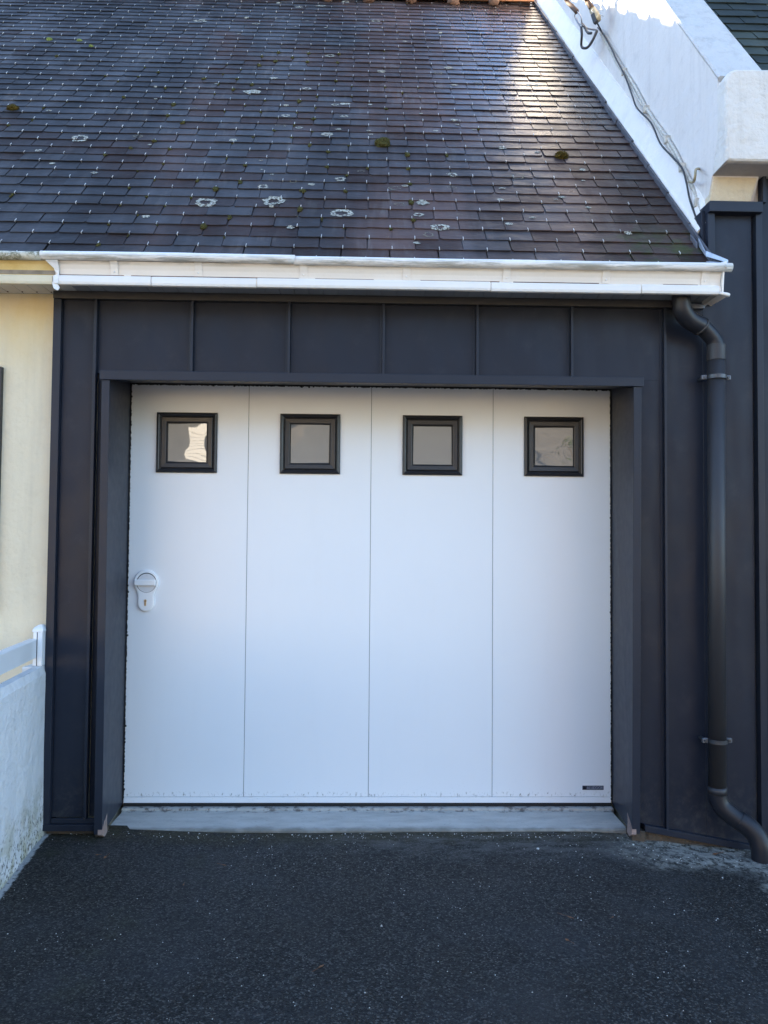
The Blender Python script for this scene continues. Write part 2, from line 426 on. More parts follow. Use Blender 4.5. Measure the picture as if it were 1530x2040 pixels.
# ------------------------------------------------------------------ mesh builder
class MB:
    def __init__(s): s.v = []; s.f = []; s.c = []
    def add(s, vs, fs, tint=None):
        o = len(s.v)
        s.v += [tuple(p) for p in vs]
        s.f += [tuple(i+o for i in f) for f in fs]
        s.c += [tint if tint is not None else .5]*len(vs)
    def box(s, x0, x1, y0, y1, z0, z1, tint=None):
        s.add([(x0, y0, z0), (x1, y0, z0), (x1, y1, z0), (x0, y1, z0), (x0, y0, z1), (x1, y0, z1), (x1, y1, z1), (x0, y1, z1)],
              [(0, 3, 2, 1), (4, 5, 6, 7), (0, 1, 5, 4), (1, 2, 6, 5), (2, 3, 7, 6), (3, 0, 4, 7)], tint)
        return s
    def hexa(s, p, tint=None):        # 8 points, bottom loop then top loop
        s.add(p, [(0, 3, 2, 1), (4, 5, 6, 7), (0, 1, 5, 4), (1, 2, 6, 5), (2, 3, 7, 6), (3, 0, 4, 7)], tint)
        return s
    def prism(s, loop_a, loop_b, tint=None):   # two matching closed loops
        n = len(loop_a)
        fs = [tuple(range(n))[::-1], tuple(range(n, 2*n))]
        fs += [(i, (i+1) % n, n+(i+1) % n, n+i) for i in range(n)]
        s.add(list(loop_a)+list(loop_b), fs, tint)
        return s
    def loft(s, loops, tint=None, caps=True):
        n = len(loops[0]); vs = [p for l in loops for p in l]; fs = []
        for k in range(len(loops)-1):
            for i in range(n):
                fs.append((k*n+i, k*n+(i+1) % n, (k+1)*n+(i+1) % n, (k+1)*n+i))
        if caps:
            fs.append(tuple(range(n))[::-1]); fs.append(tuple(range((len(loops)-1)*n, len(loops)*n)))
        s.add(vs, fs, tint)
        return s
    def tube(s, pts, r, n=12, tint=None):
        pts = [Vector(p) for p in pts]
        rs = r if isinstance(r, (list, tuple)) else [r]*len(pts)
        loops = []; up = None
        for i, p in enumerate(pts):
            d = (pts[min(i+1, len(pts)-1)]-pts[max(i-1, 0)]).normalized()
            if up is None:
                up = Vector((0, 0, 1)) if abs(d.z) < .9 else Vector((0, 1, 0))
            a = (up-d*up.dot(d)).normalized(); b = d.cross(a); up = a
            loops.append([p+(a*math.cos(q)+b*math.sin(q))*rs[i] for q in [2*math.pi*k/n for k in range(n)]])
        return s.loft(loops, tint)
    def blob(s, c, r, sx=1, sy=1, sz=1, rough=.25, nu=10, nv=7, seed=0, frame=None):
        loops = []
        c = Vector(c)
        fx, fy, fz = frame or (Vector((1, 0, 0)), Vector((0, 1, 0)), Vector((0, 0, 1)))
        for j in range(nv):
            ph = -math.pi/2 + math.pi*(j+.02*(j == 0)-.02*(j == nv-1)+.0)/(nv-1)
            lp = []
            for i in range(nu):
                th = 2*math.pi*i/nu
                d = Vector((math.cos(ph)*math.cos(th), math.cos(ph)*math.sin(th), math.sin(ph)))
                k = 1+rough*noise.noise(d*1.8+Vector((seed*7.1, seed*3.3, 0)))*1.6
                lp.append(c+(fx*d.x*sx+fy*d.y*sy+fz*d.z*sz)*r*k)
            loops.append(lp)
        return s.loft(loops)
    def mesh(s, name, mat, smooth=False):
        me = bpy.data.meshes.new(name)
        me.from_pydata(s.v, [], s.f)
        a = me.attributes.new('tint', 'FLOAT', 'POINT')
        a.data.foreach_set('value', s.c)
        me.materials.append(mat)
        if smooth:
            me.polygons.foreach_set('use_smooth', [True]*len(me.polygons))
        me.update()
        return me
    def build(s, name, mat, parent=None, smooth=False, bevel=0, **tags):
        me = s.mesh(name, mat, smooth)
        o = bpy.data.objects.new(name, me)
        COL.objects.link(o)
        if parent is not None: o.parent = parent
        if bevel:
            b = o.modifiers.new('bevel', 'BEVEL'); b.width = bevel; b.segments = 2; b.limit_method = 'ANGLE'
        for k, v in tags.items(): o[k] = v
        return o

def empty(name, label, category, group=None):
    o = bpy.data.objects.new(name, None)
    o.empty_display_size = .2
    COL.objects.link(o)
    o['label'] = label; o['category'] = category
    if group: o['group'] = group
    return o
def bx(name, x0, x1, y0, y1, z0, z1, mat, parent=None, bevel=0.0015, **t):
    return MB().box(x0, x1, y0, y1, z0, z1).build(name, mat, parent, bevel=bevel, **t)
def catmull(pts, n=6):
    P = [Vector(p) for p in pts]; out = []
    for i in range(len(P)-1):
        a, b, c, d = P[max(i-1, 0)], P[i], P[i+1], P[min(i+2, len(P)-1)]
        for k in range(n):
            t = k/n
            out.append(.5*((2*b)+(c-a)*t+(2*a-5*b+4*c-d)*t*t+(-a+3*b-3*c+d)*t**3))
    out.append(P[-1]); return out

# ------------------------------------------------------------------ ground
YF = -.32                                  # face of the cladding
def gz(x, y):                              # height of the driveway: it drops to the right and towards the street
    sx = max(0, min(1, (x-2.15)/.75)); sx = sx*sx*(3-2*sx)
    a = -.020-.014*max(0, min(1, (x-.05)/.5)) - .048*sx
    a -= .012*max(0, min(1, (-y-.4)/2.0))
    return a + .004*noise.noise(Vector((x*1.7, y*1.7, 0)))
def grid_sheet(xs, ys, fz):
    mb = MB(); nx = len(xs)
    vs = [(x, y, fz(x, y)) for y in ys for x in xs]
    fs = [(j*nx+i, j*nx+i+1, (j+1)*nx+i+1, (j+1)*nx+i) for j in range(len(ys)-1) for i in range(nx-1)]
    mb.add(vs, fs)
    return mb
xs = [-.6+i*.06 for i in range(76)]
ys = [-4.6+i*.06 for i in range(74)]
grid_sheet(xs, ys, gz).build('driveway', M_ASPHALT, smooth=True, kind='structure')
bx('ground', -120, 120, -160, 60, -.4, -.125, M_FAR_GROUND, bevel=0, kind='structure')
bx('road', -60, 60, -12.5, -4.7, -.3, -.10, M_FAR_GROUND, bevel=0, kind='structure')

# ------------------------------------------------------------------ roof frame
TH = R(47.3)
E0 = Vector((0, -.40, 2.536))
SL = Vector((0, math.cos(TH), math.sin(TH)))
NN = Vector((0, -math.sin(TH), math.cos(TH)))
EX = Vector((1, 0, 0))
def rp(x, t, h=0.0): return E0+EX*x+SL*t+NN*h
EXPO, T0, SW = .1021, .033, .215
HB, TK = .0105, .0045                      # raise of a slate's foot, its thickness
T_RIDGE = 4.70
def verge_x(t): return 2.695-.020*t
def xw(y): return 2.737-.02*y              # face of the neighbour's wall

house = empty('garage_house', 'cream house with steep slate roof and dark metal cladding round the white garage door', 'house')

# body of the house (solid walls behind the facade)
XL = -6.5
bx('wall', XL, -.20, -.295, .10, -.1, 2.372, M_CREAM, house, bevel=0, label='cream rendered wall with yellowed stains')
bx('wall', XL, .0, .10, 6.0, -.1, 2.372, M_CREAM, house, bevel=0)
bx('wall', 2.42, 2.70, -.27, 6.0, -.1, 2.372, M_CREAM, house, bevel=0)
bx('wall', .0, 2.42, .10, 6.0, -.1, 2.372, M_CREAM, house, bevel=0)
bx('wall', -.20, .0, -.27, .10, -.1, 2.372, M_CREAM, house, bevel=0)
bx('wall', .0, 2.42, -.27, .10, 2.078, 2.372, M_CREAM, house, bevel=0)
# dark window edge on the cream wall
win = bx('window', -1.45, -.456, -.318, -.280, .95, 2.035, M_BLACK, house)
bx('pane', -1.40, -.53, -.322, -.3185, 1.0, 1.985, M_GLASS, win, bevel=0)

# roof deck and back slope
roof = MB().prism([rp(XL, -.02, -.03), rp(XL, T_RIDGE, -.03), rp(XL, T_RIDGE, -.15), rp(XL, -.02, -.10)],
                  [rp(2.70, -.02, -.03), rp(2.62, T_RIDGE, -.03), rp(2.62, T_RIDGE, -.15), rp(2.70, -.02, -.10)]).build('roof', M_WOOD, house)
rt = rp(0, T_RIDGE, 0)
MB().prism([(XL, rt.y, rt.z-.01), (XL, rt.y+3.4, rt.z-3.69), (XL, rt.y+3.4, rt.z-3.9), (XL, rt.y, rt.z-.2)],
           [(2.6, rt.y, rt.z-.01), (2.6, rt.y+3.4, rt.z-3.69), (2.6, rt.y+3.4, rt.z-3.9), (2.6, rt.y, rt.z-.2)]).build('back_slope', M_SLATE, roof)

def slate_geo(w, rnd, L=.216, h0=HB, tk=TK):
    # local: x across, t up-slope from the foot, h off the deck
    g = .0016+rnd.random()*.0012
    x0, x1 = -w/2+g, w/2-g
    foot = []
    n = 6
    for i in range(n+1):
        q = i/n
        foot.append((x0+(x1-x0)*q, (rnd.random()-.5)*.0036))
    cl = rnd.random()
    if cl < .13: foot[0] = (x0+.002, .006+rnd.random()*.009); foot[1] = (x0+.009+rnd.random()*.008, .001)
    if .13 < cl < .26: foot[-1] = (x1-.002, .006+rnd.random()*.009); foot[-2] = (x1-.009-rnd.random()*.008, .001)
    top = [(x1, L), (x0, L)]
    loop = foot+top
    a = R((rnd.random()-.5)*1.1); ca, sa = math.cos(a), math.sin(a)
    dt = (rnd.random()-.5)*.005
    tw = (rnd.random()-.5)*.0035; lift = rnd.random()**2*.0035
    def hh(x, t): return (h0+lift)*(1-t/L)+tw*(x/w)*(1-t/L)
    up, dn = [], []
    for x, t in loop:
        X, T = x*ca-t*sa, x*sa+t*ca+dt
        up.append((X, T, hh(x, t)+tk)); dn.append((X, T, hh(x, t)))
    # slightly worn foot edge
    return up, dn
def slate_mesh(mb, X, T, up, dn, tint, fr=rp):
    n = len(up)
    vs = [fr(X+a, T+b, c) for a, b, c in up]+[fr(X+a, T+b, c) for a, b, c in dn]
    fs = [tuple(range(n)), tuple(range(2*n-1, n-1, -1))]+[(i, n+i, n+(i+1) % n, (i+1) % n) for i in range(n)]
    mb.add(vs, fs, tint)

rnd = random.Random(11)
# shared slate shapes, each in its own local frame on the slope
def local(x, t, h): return EX*x+SL*t+NN*h
VAR = []
for k in range(40):
    mb = MB(); up, dn = slate_geo(SW, rnd)
    slate_mesh(mb, 0, 0, up, dn, rnd.random(), local)
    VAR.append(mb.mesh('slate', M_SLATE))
PHASE = 1.17
rest = MB(); hooks = MB(); cuts = []
n_ind = 0
NROW = 46
def vis_left(t): return -.62-.36*t         # left edge of the view on the slope (slates beyond it are background)
for r in range(-1, NROW):
    T = T0+r*EXPO+(rnd.random()-.5)*.003
    vx = verge_x(T+.05)-.004
    off = PHASE+(SW/2 if (r % 2 == 0) else 0)
    k0 = int(math.floor((-3.6-off)/SW)); 
    sway = .006*math.sin(r*1.7)
    k = k0
    while True:
        xc = off+k*SW+sway+(rnd.random()-.5)*.004
        k += 1
        if xc-SW/2 > vx-.03: break
        w = SW; xcc = xc
        if xc+SW/2 > vx-.05:               # cut slate at the verge
            w = vx-(xc-SW/2); xcc = xc-SW/2+w/2
        if T+.03 > T_RIDGE: continue
        indiv = (n_ind < 300 and w == SW and xc+SW/2 > vis_left(T) and r < 24)
        if indiv:
            o = bpy.data.objects.new('slate', VAR[rnd.randrange(len(VAR))])
            o.location = rp(xcc, T, 0)
            COL.objects.link(o); o.parent = roof
            n_ind += 1
        else:
            up, dn = slate_geo(w, rnd)
            slate_mesh(rest, xcc, T, up, dn, rnd.random())
        # hook holding the foot of this slate
        if xcc < vx-.11 and rnd.random() < .97 - max(0, (xcc-1.9))*.5*(r/45):
            hx = xcc+(rnd.random()-.5)*.006
            lean = (rnd.random()-.5)*.002
            p = [rp(hx, T+.002, HB-.002), rp(hx, T-.003, HB+.006), rp(hx+lean, T+.001, HB+TK+.0035), rp(hx+lean, T+.020, HB+TK+.0028)]
            hooks.tube(p, .0020, 4)
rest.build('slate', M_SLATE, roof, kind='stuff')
hooks.build('slate_hook', M_HOOK, roof, kind='stuff')

def surf_h(t, extra=0.0):                  # height of the slate surface at t
    r = math.floor((t-T0)/EXPO)
    s = t-T0-r*EXPO
    return HB*(1-s/.216)+TK+.0012+extra

# lichen rosettes on the slates: flat, ragged, some of them rings
LICH = [(0.44, 2.119, 0.06), (-0.425, 1.272, 0.046), (-0.153, 3.784, 0.055), (0.542, 2.399, 0.026), (0.775, 2.2, 0.032), (1.027, 1.931, 0.031), (0.966, 1.909, 0.024), (1.026, 1.709, 0.024), (0.68, 1.697, 0.026), (0.77, 1.503, 0.023), (0.418, 1.289, 0.025), (0.387, 0.478, 0.053), (0.712, 0.503, 0.054), (0.647, 0.671, 0.027), (0.708, 0.447, 0.012), (1.046, 0.384, 0.057), (1.029, 0.782, 0.029), (0.886, 0.713, 0.018), (1.441, 0.518, 0.03), (1.413, 0.382, 0.024), (1.329, 0.495, -0.028), (1.451, 0.174, -0.023), (1.509, 0.253, 0.042), (1.396, 0.093, 0.016), (1.61, 0.867, 0.026), (1.72, 2.713, 0.032), (1.734, 2.347, 0.024), (1.256, 2.601, 0.028), (0.895, 2.932, 0.036), (1.953, 0.864, -0.037), (0.816, 0.226, 0.018), (-0.162, 4.497, 0.059), (0.58, 4.298, 0.033), (0.937, 1.41, 0.034), (-0.114, 1.32, -0.027), (-0.471, 0.916, 0.015), (-0.593, 1.081, 0.018), (1.304, 0.683, -0.028), (-0.72, 1.697, 0.018), (1.84, 0.304, 0.019), (1.219, 3.911, 0.032), (0.765, 4.35, 0.034), (0.285, 3.735, 0.031), (0.964, 4.508, 0.034), (1.684, 1.681, 0.021), (1.92, 1.258, 0.02), (1.96, 0.372, 0.017), (2.143, 0.619, 0.018), (1.598, 0.703, -0.023), (0.664, 1.529, -0.029), (1.64, 2.596, -0.031), (1.889, 2.399, -0.027), (2.388, 0.231, 0.016)]
lich = MB(); lr = random.Random(5)
for _ in range(70):
    LICH.append((lr.uniform(-.3, 2.4), lr.uniform(.1, 4.5), lr.choice([.008, .011, .014, .018])*(1 if lr.random() < .7 else -1)))
for i, (x, t, rr) in enumerate(LICH):
    faint = rr < 0; rr = abs(rr); n = 34
    ring = (rr > .022 and lr.random() < .7) or faint
    ts = .62+lr.random()*.3
    tint = .15 if faint else .55+lr.random()*.45
    lo, li = [], []
    for k in range(n):
        a = 2*math.pi*k/n
        q = 1+.40*noise.noise(Vector((math.cos(a)*1.6+i*3.1, math.sin(a)*1.6, i)))+.30*noise.noise(Vector((math.cos(a)*5+i*3.1, math.sin(a)*5, i)))
        q2 = (.80 if faint else .52)*(1+.35*noise.noise(Vector((math.cos(a)*2+i, math.sin(a)*2, i*2+.5))))
        for lst, f in ((lo, q), (li, q*q2)):
            tt = t+math.sin(a)*rr*f*ts
            xx = x+math.cos(a)*rr*f
            lst.append(rp(xx, tt, surf_h(tt, .0012)+.0010))
    if ring:
        lich.add(lo+li, [(k, (k+1) % n, n+(k+1) % n, n+k) for k in range(n)], tint)
    else:
        c = rp(x, t, surf_h(t, .003)+.001)
        lich.add(lo+[c], [(k, (k+1) % n, n) for k in range(n)], tint)
lich.build('lichen', M_LICHEN, roof, kind='stuff')

# small moss cushions caught under the hooks
mo = MB(); mr = random.Random(3)
small = [(0.783, .657), (-.916, 2.778), (-.252, 1.071), (-.052, 1.301), (-.144, 1.127), (.064, 1.559), (.405, .624), (.518, .277), (.93, 1.712), (.378, 2.727), (.489, 2.793), (.488, 2.998), (.701, 2.751), (1.02, 2.776), (1.028, 2.412), (-.366, 1.979), (1.124, .657)]
def snap(x, t):
    r = round((t-T0)/EXPO); off = PHASE+(SW/2 if (r % 2 == 0) else 0)
    k = round((x-off)/SW)
    return off+k*SW, T0+r*EXPO, r
for _ in range(210):
    x = mr.triangular(-1.2, 2.2, .55); t = mr.uniform(.02, 3.1)
    if mr.random() < max(0, (x-1.2)*.6) or noise.noise(Vector((x*2.1, t*1.3, 4))) < -.02: continue
    small.append((x, t))
for i, (x, t) in enumerate(small):
    x, t, r = snap(x, t)
    s = mr.choice([.005, .007, .009, .013]) if i > 16 else .014
    for q in range(mr.choice([1, 1, 1, 2, 3])):
        tt = t-.008-q*.013-mr.random()*.006
        mo.blob(rp(x+(mr.random()-.5)*.006, tt, surf_h(tt)+s*.15), s*(.8+.4*mr.random()), 1, 1.05, .62, .5, 8, 6, i*3+q, (EX, SL, NN))
mo.build('moss', M_MOSS, roof, smooth=True, kind='stuff')

def moss_cushion(x, t, r, mat, label, seed, spiky=False, group=None):
    mb = MB(); rd = random.Random(seed)
    hs = surf_h(t)
    mb.blob(rp(x, t, hs), r, 1, .85, .80, .22, 22, 12, seed, (EX, SL, NN))
    for k in range(420 if spiky else 240):  # short shoots that roughen the outline
        a = rd.random()*2*math.pi; ph = math.acos(rd.random()*.98)
        d = EX*math.sin(ph)*math.cos(a)+SL*math.sin(ph)*math.sin(a)*.85+NN*math.cos(ph)*.8
        p = rp(x, t, hs)+d*r*.93
        l = r*(.30 if spiky else .13)*(.5+rd.random())
        q = p+(d.normalized()+Vector((rd.uniform(-.4, .4), rd.uniform(-.4, .4), rd.uniform(0, .5)))).normalized()*l
        sd_ = d.cross(Vector((rd.random(), rd.random(), rd.random()))).normalized()*r*.035
        sd2 = d.cross(sd_).normalized()*r*.035
        mb.add([p-sd_, p+sd_, p+sd2, q], [(0, 1, 3), (1, 2, 3), (2, 0, 3)])
    o = mb.build('moss_cushion', mat, None, smooth=False)
    o['label'] = label; o['category'] = 'moss'
    o['group'] = 'moss cushions growing on the slate roof'
moss_cushion(1.251, 1.268, .043, M_MOSS, 'large dark green dome of moss in the middle of the slate roof', 1)
moss_cushion(2.234, 1.150, .035, M_MOSS_B, 'golden brown tufted moss cushion on the slates nearest the white gable wall', 2, True)
moss_cushion(-.932, 1.710, .032, M_MOSS_B, 'golden brown moss ball at the far left side of the slate roof', 3, True)
moss_cushion(-1.146, 3.170, .021, M_MOSS_Y, 'bright yellow-green moss ball, leftmost of the three high on the roof', 4)
moss_cushion(-.928, 3.165, .018, M_MOSS_Y, 'bright yellow-green moss ball, middle one of the three high on the roof', 5)
moss_cushion(-.808, 3.022, .016, M_MOSS_Y, 'bright yellow-green moss ball, lowest and rightmost of the three high on the roof', 6)

# terracotta ridge
L_T = .36
x = 2.585; k = 0
while x > -3.4:
    mb = MB(); n = 9
    for (xa, xb, ra) in ((x-L_T+.035, x, .105), (x-L_T-.01, x-L_T+.05, .125)):
        lo = [[Vector((xx, rt.y+math.sin(a)*ra*1.25, rt.z-.055+math.cos(a)*ra)) for a in [R(-100+200*i/n) for i in range(n+1)]]+
              [Vector((xx, rt.y+math.sin(a)*(ra-.014)*1.25, rt.z-.055+math.cos(a)*(ra-.014))) for a in [R(100-200*i/n) for i in range(n+1)]] for xx in (xa, xb)]
        mb.loft(lo)
    # raised crest knob above the collar
    xm = x-L_T+.02
    mb.prism([Vector((xm-.045, rt.y-.02, rt.z+.055)), Vector((xm+.045, rt.y-.02, rt.z+.055)), Vector((xm, rt.y-.02, rt.z+.125))],
             [Vector((xm-.045, rt.y+.02, rt.z+.055)), Vector((xm+.045, rt.y+.02, rt.z+.055)), Vector((xm, rt.y+.02, rt.z+.125))])
    tile = mb.build('ridge_tile', M_RIDGE, roof, smooth=False)
    MB().blob((xm, rt.y-.135, rt.z-.095), .05, 1, .8, .7, .4, 10, 7, k).build('mortar_bed', M_MORTAR, roof, smooth=True)
    x -= L_T; k += 1

# verge slates standing against the neighbour's wall
t = -.03
vr = random.Random(9)
while t < T_RIDGE:
    ln = .30+vr.random()*.06
    x0, x1 = verge_x(t), verge_x(t+ln)
    h = .036+vr.random()*.008; j = vr.uniform(-.003, .003)
    MB().hexa([rp(x0-.006+j, t, 0), rp(x0+.006+j, t, 0), rp(x1+.006+j, t+ln-.006, 0), rp(x1-.006+j, t+ln-.006, 0),
               rp(x0-.006+j, t, h), rp(x0+.006+j, t, h), rp(x1+.006+j, t+ln-.006, h-.004), rp(x1-.006+j, t+ln-.006, h-.004)]).build('verge_slate', M_VERGE, roof)
    t += ln

# ------------------------------------------------------------------ eaves soffit
ZS = 2.372
sb = 0
x = -3.6
while x < 2.70:
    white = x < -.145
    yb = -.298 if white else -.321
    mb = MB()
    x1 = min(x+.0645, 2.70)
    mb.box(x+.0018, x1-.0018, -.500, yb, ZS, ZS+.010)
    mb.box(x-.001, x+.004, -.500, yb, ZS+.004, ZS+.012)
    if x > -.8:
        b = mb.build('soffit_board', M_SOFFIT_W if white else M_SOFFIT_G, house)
        if white: MB().blob((x+.006, -.325, ZS-.001), .0035, rough=.1).build('nail_head', M_RUST, b)
    else:
        if sb == 0: far_s = MB(); sb = 1
        far_s.v += [] ; far_s.add(mb.v, mb.f)
    x += .0645
far_s.build('soffit_board', M_SOFFIT_W, house, kind='stuff')
bx('eaves_board', XL, 2.70, -.505, -.30, ZS+.018, ZS+.035, M_WOOD, house, bevel=0)
bx('end_board', 2.700, 2.716, -.50, -.325, 2.352, 2.44, M_GUTTER, house)

# ------------------------------------------------------------------ gutter
gut = empty('white_gutter', 'white painted eaves gutter with rolled rim along the foot of the slate roof', 'gutter')
def prof_face(dx=0):     # outer face of the gutter, y/z going up
    return [(-.492, 2.362), (-.499, 2.349), (-.508, 2.347), (-.514, 2.352), (-.517, 2.362), (-.517, 2.376), (-.513, 2.383),
            (-.508, 2.386), (-.509, 2.398), (-.512, 2.412), (-.519, 2.430), (-.528, 2.443)]
def gut_loft(xa, xb, face, inner=.004, mat=M_GFACE, name='gutter_face', par=gut, nseg=1, jag=0, wave=.0):
    mb = MB(); loops = []
    lst = [xa+(xb-xa)*i/nseg for i in range(nseg+1)]
    for xx in lst:
        d = wave*noise.noise(Vector((xx*2.2, 1.3, 0)))
        lp = [Vector((xx, y+d, z)) for y, z in face]+[Vector((xx, y+inner+d, z+.0005)) for y, z in face[::-1]]
        loops.append(lp)
    mb.loft(loops)
    return mb.build(name, mat, par, smooth=False)
f = prof_face()
roll = [( -.537+.0185*math.cos(a), 2.4605+.0185*math.sin(a)) for a in [2*math.pi*i/18 for i in range(18)]]
def roll_tube(xa, xb, mat, name, par, rough=0.0, nseg=24, dz=0, dy=0):
    mb = MB(); loops = []
    for i in range(nseg+1):
        xx = xa+(xb-xa)*i/nseg
        q = 1+rough*noise.noise(Vector((xx*9, 0, 3)))
        wob = .0025*noise.noise(Vector((xx*1.7, 5, 0)))
        loops.append([Vector((xx, -.537+dy+(y+.537)*q, 2.4605+dz+wob+(z-2.4605)*q)) for y, z in roll])
    mb.loft(loops)
    return mb.build(name, mat, par, smooth=True)
# three lengths, each overlapping the next by a few centimetres
cutsx = [-.200, .86, 1.90, 2.700]
roll_tube(-.200, .865, M_GUTTER, 'rolled_rim', gut, .05)
roll_tube(.860, 2.738, M_GUTTER, 'rolled_rim', gut, .03, 30, -.0035, .003)
gut_loft(-.150, .40, f, nseg=10, wave=.002)
gut_loft(.395, 1.45, f, nseg=14, wave=.002)
gut_loft(1.445, 2.700, f, nseg=14, wave=.002)
# joint straps with rivets
for xx in (.10, .455, .90, 1.34, 1.77, 2.20, 2.63):
    st = MB()
    fs_ = [(y-.0050, z) for y, z in f[7:]]
    lp = lambda X: [Vector((X, y, z)) for y, z in fs_]+[Vector((X, y+.003, z)) for y, z in fs_[::-1]]
    st.loft([lp(xx-.016), lp(xx+.016)])
    s_ = st.build('joint_strap', M_GFACE, gut, bevel=.001)
    MB().blob((xx, -.5165, 2.402), .0035, rough=.05).build('rivet', M_GUTTER, s_, smooth=True)
# lip strips with their own joints
for a, b in ((-.155, .255), (.259, .70), (.704, 1.70), (1.704, 2.35), (2.354, 2.690)):
    dz = random.uniform(-.0015, .0015)
    MB().loft([[Vector((X, y, z+dz)) for y, z in [(-.505, 2.344), (-.519, 2.346), (-.5225, 2.356), (-.522, 2.376), (-.515, 2.3855), (-.506, 2.386)]] for X in (a, b)]).build('lower_bead', M_GUTTER, gut, bevel=.001)
# dark strips paint the shadow line between the face and the lower bead
for a, b in ((-.13, .14), (.17, .88), (.95, 1.20), (1.40, 1.74), (1.80, 2.17), (2.45, 2.60)):
    MB().box(a, b, -.5150, -.505, 2.3856, 2.3878).build('gap_shadow', M_MORTAR, gut)
# gutter trough behind the rim
MB().loft([[Vector((X, y, z)) for y, z in [(-.505, 2.440), (-.485, 2.405), (-.42, 2.405), (-.41, 2.46), (-.402, 2.46), (-.412, 2.399), (-.488, 2.399), (-.510, 2.436)]] for X in (-3.6, 2.705)]).build('trough', M_ZINC, gut)
# right-hand end cap, swept up, with its curled foot
cap = MB()
o_ = [(-.520, 2.345), (-.532, 2.44), (-.556, 2.452), (-.552, 2.478), (-.52, 2.487), (-.41, 2.50), (-.405, 2.40), (-.49, 2.395), (-.485, 2.352)]
cap.prism([Vector((2.702, y, z)) for y, z in o_], [Vector((2.709, y, z)) for y, z in o_])
cap.build('end_cap', M_GUTTER, gut, bevel=.001)
MB().tube([(2.690, -.520, 2.352), (2.712, -.526, 2.345), (2.730, -.520, 2.343), (2.735, -.505, 2.346), (2.722, -.49, 2.352)], [.006, .008, .009, .008, .005], 8).build('end_curl', M_GUTTER, gut, smooth=True)
MB().hexa([(2.700, -.525, 2.352), (2.728, -.520, 2.338), (2.722, -.37, 2.340), (2.700, -.37, 2.352), (2.700, -.525, 2.357), (2.729, -.520, 2.343), (2.723, -.37, 2.345), (2.700, -.37, 2.357)]).build('end_lip', M_GUTTER, gut)
# torn end of the white covering over the old yellow gutter
tr = MB(); tp = []
rg = random.Random(2)
zz = [2.346, 2.356, 2.366, 2.378, 2.388, 2.398, 2.410, 2.424, 2.440]
yy = [-.5245, -.5245, -.524, -.520, -.514, -.515, -.520, -.527, -.538]
xe = [-.158, -.150, -.146, -.148, -.140, -.150, -.152, -.165, -.183]
for i, z in enumerate(zz):
    tp.append(Vector((xe[i]+rg.uniform(-.004, .004), yy[i]-.004, z)))
A = tp+[Vector((-.130, y-.002, z)) for y, z in zip(yy[::-1], zz[::-1])]
tr.prism(A, [p+Vector((0, .003, 0)) for p in A])
tr.build('torn_edge', M_GUTTER, gut)
fl = MB()
A = [Vector((-.155, -.527, 2.352)), Vector((-.140, -.524, 2.349)), Vector((-.128, -.520, 2.330)), Vector((-.134, -.526, 2.316)), Vector((-.146, -.530, 2.321)), Vector((-.152, -.530, 2.336))]
fl.prism(A, [p+Vector((.002, .003, 0)) for p in A]); fl.build('torn_flap', M_GUTTER, gut)

og = empty('yellowed_gutter', 'old yellow stained gutter with a lichen crusted rim over the cream wall', 'gutter')
roll_tube(-3.6, -.198, M_GUT_LICHEN, 'rolled_rim', og, .12, 60, -.002, .002)
gut_loft(-3.6, -.151, [(y+.006, z) for y, z in f[7:]], mat=M_GUT_OLD, name='gutter_face', par=og, nseg=1)
MB().loft([[Vector((X, y, z)) for y, z in [(-.500, 2.344), (-.514, 2.346), (-.5175, 2.356), (-.517, 2.376), (-.510, 2.3855), (-.501, 2.386)]] for X in (-3.6, -.160)]).build('lower_bead', mat_oldgutter('cream_bead', (.62, .56, .40), (.70, .64, .48)), og, bevel=.001)

# zinc flashing pieces stepping from the verge down to the gutter end
zf = empty('zinc_flashing', 'bent pale zinc strips leading from the foot of the verge to the gutter end', 'flashing')
def strip(p0, p1, wd, hh, mat=M_ZINC, name='flashing_strip'):
    p0, p1 = Vector(p0), Vector(p1); s_ = (p1-p0).normalized().cross(Vector((0, 0, 1))).normalized()*wd
    u = Vector((0, 0, hh))
    MB().hexa([p0-s_, p0+s_, p1+s_, p1-s_, p0-s_+u, p0+s_+u, p1+s_+u, p1-s_+u]).build(name, mat, zf, bevel=.001)
def strip2(p0, p1, h0, h1, wd=.002):
    p0, p1 = Vector(p0), Vector(p1); s_ = (p1-p0).normalized().cross(Vector((0, 0, 1))).normalized()*wd
    MB().hexa([p0-s_, p0+s_, p1+s_, p1-s_, p0-s_+Vector((0, 0, h0)), p0+s_+Vector((0, 0, h0)), p1+s_+Vector((0, 0, h1)), p1-s_+Vector((0, 0, h1))]).build('flashing_strip', M_ZINC, zf, bevel=.001)
strip2((2.684, -.335, 2.628), (2.676, -.425, 2.548), .036, .018)
strip2((2.677, -.428, 2.544), (2.724, -.532, 2.479), .026, .014)
MB().hexa([(2.672, -.428, 2.520), (2.700, -.428, 2.520), (2.724, -.530, 2.474), (2.700, -.530, 2.474), (2.672, -.428, 2.524), (2.700, -.428, 2.524), (2.724, -.530, 2.478), (2.700, -.530, 2.478)]).build('flashing_apron', M_ZINC, zf)
MB().hexa([(2.664, -.290, 2.62), (2.672, -.290, 2.62), (2.676, -.345, 2.60), (2.668, -.345, 2.60), (2.664, -.290, 2.70), (2.672, -.290, 2.70), (2.676, -.345, 2.64), (2.668, -.345, 2.64)]).build('flashing_tongue', M_VERGE, zf, bevel=.002)

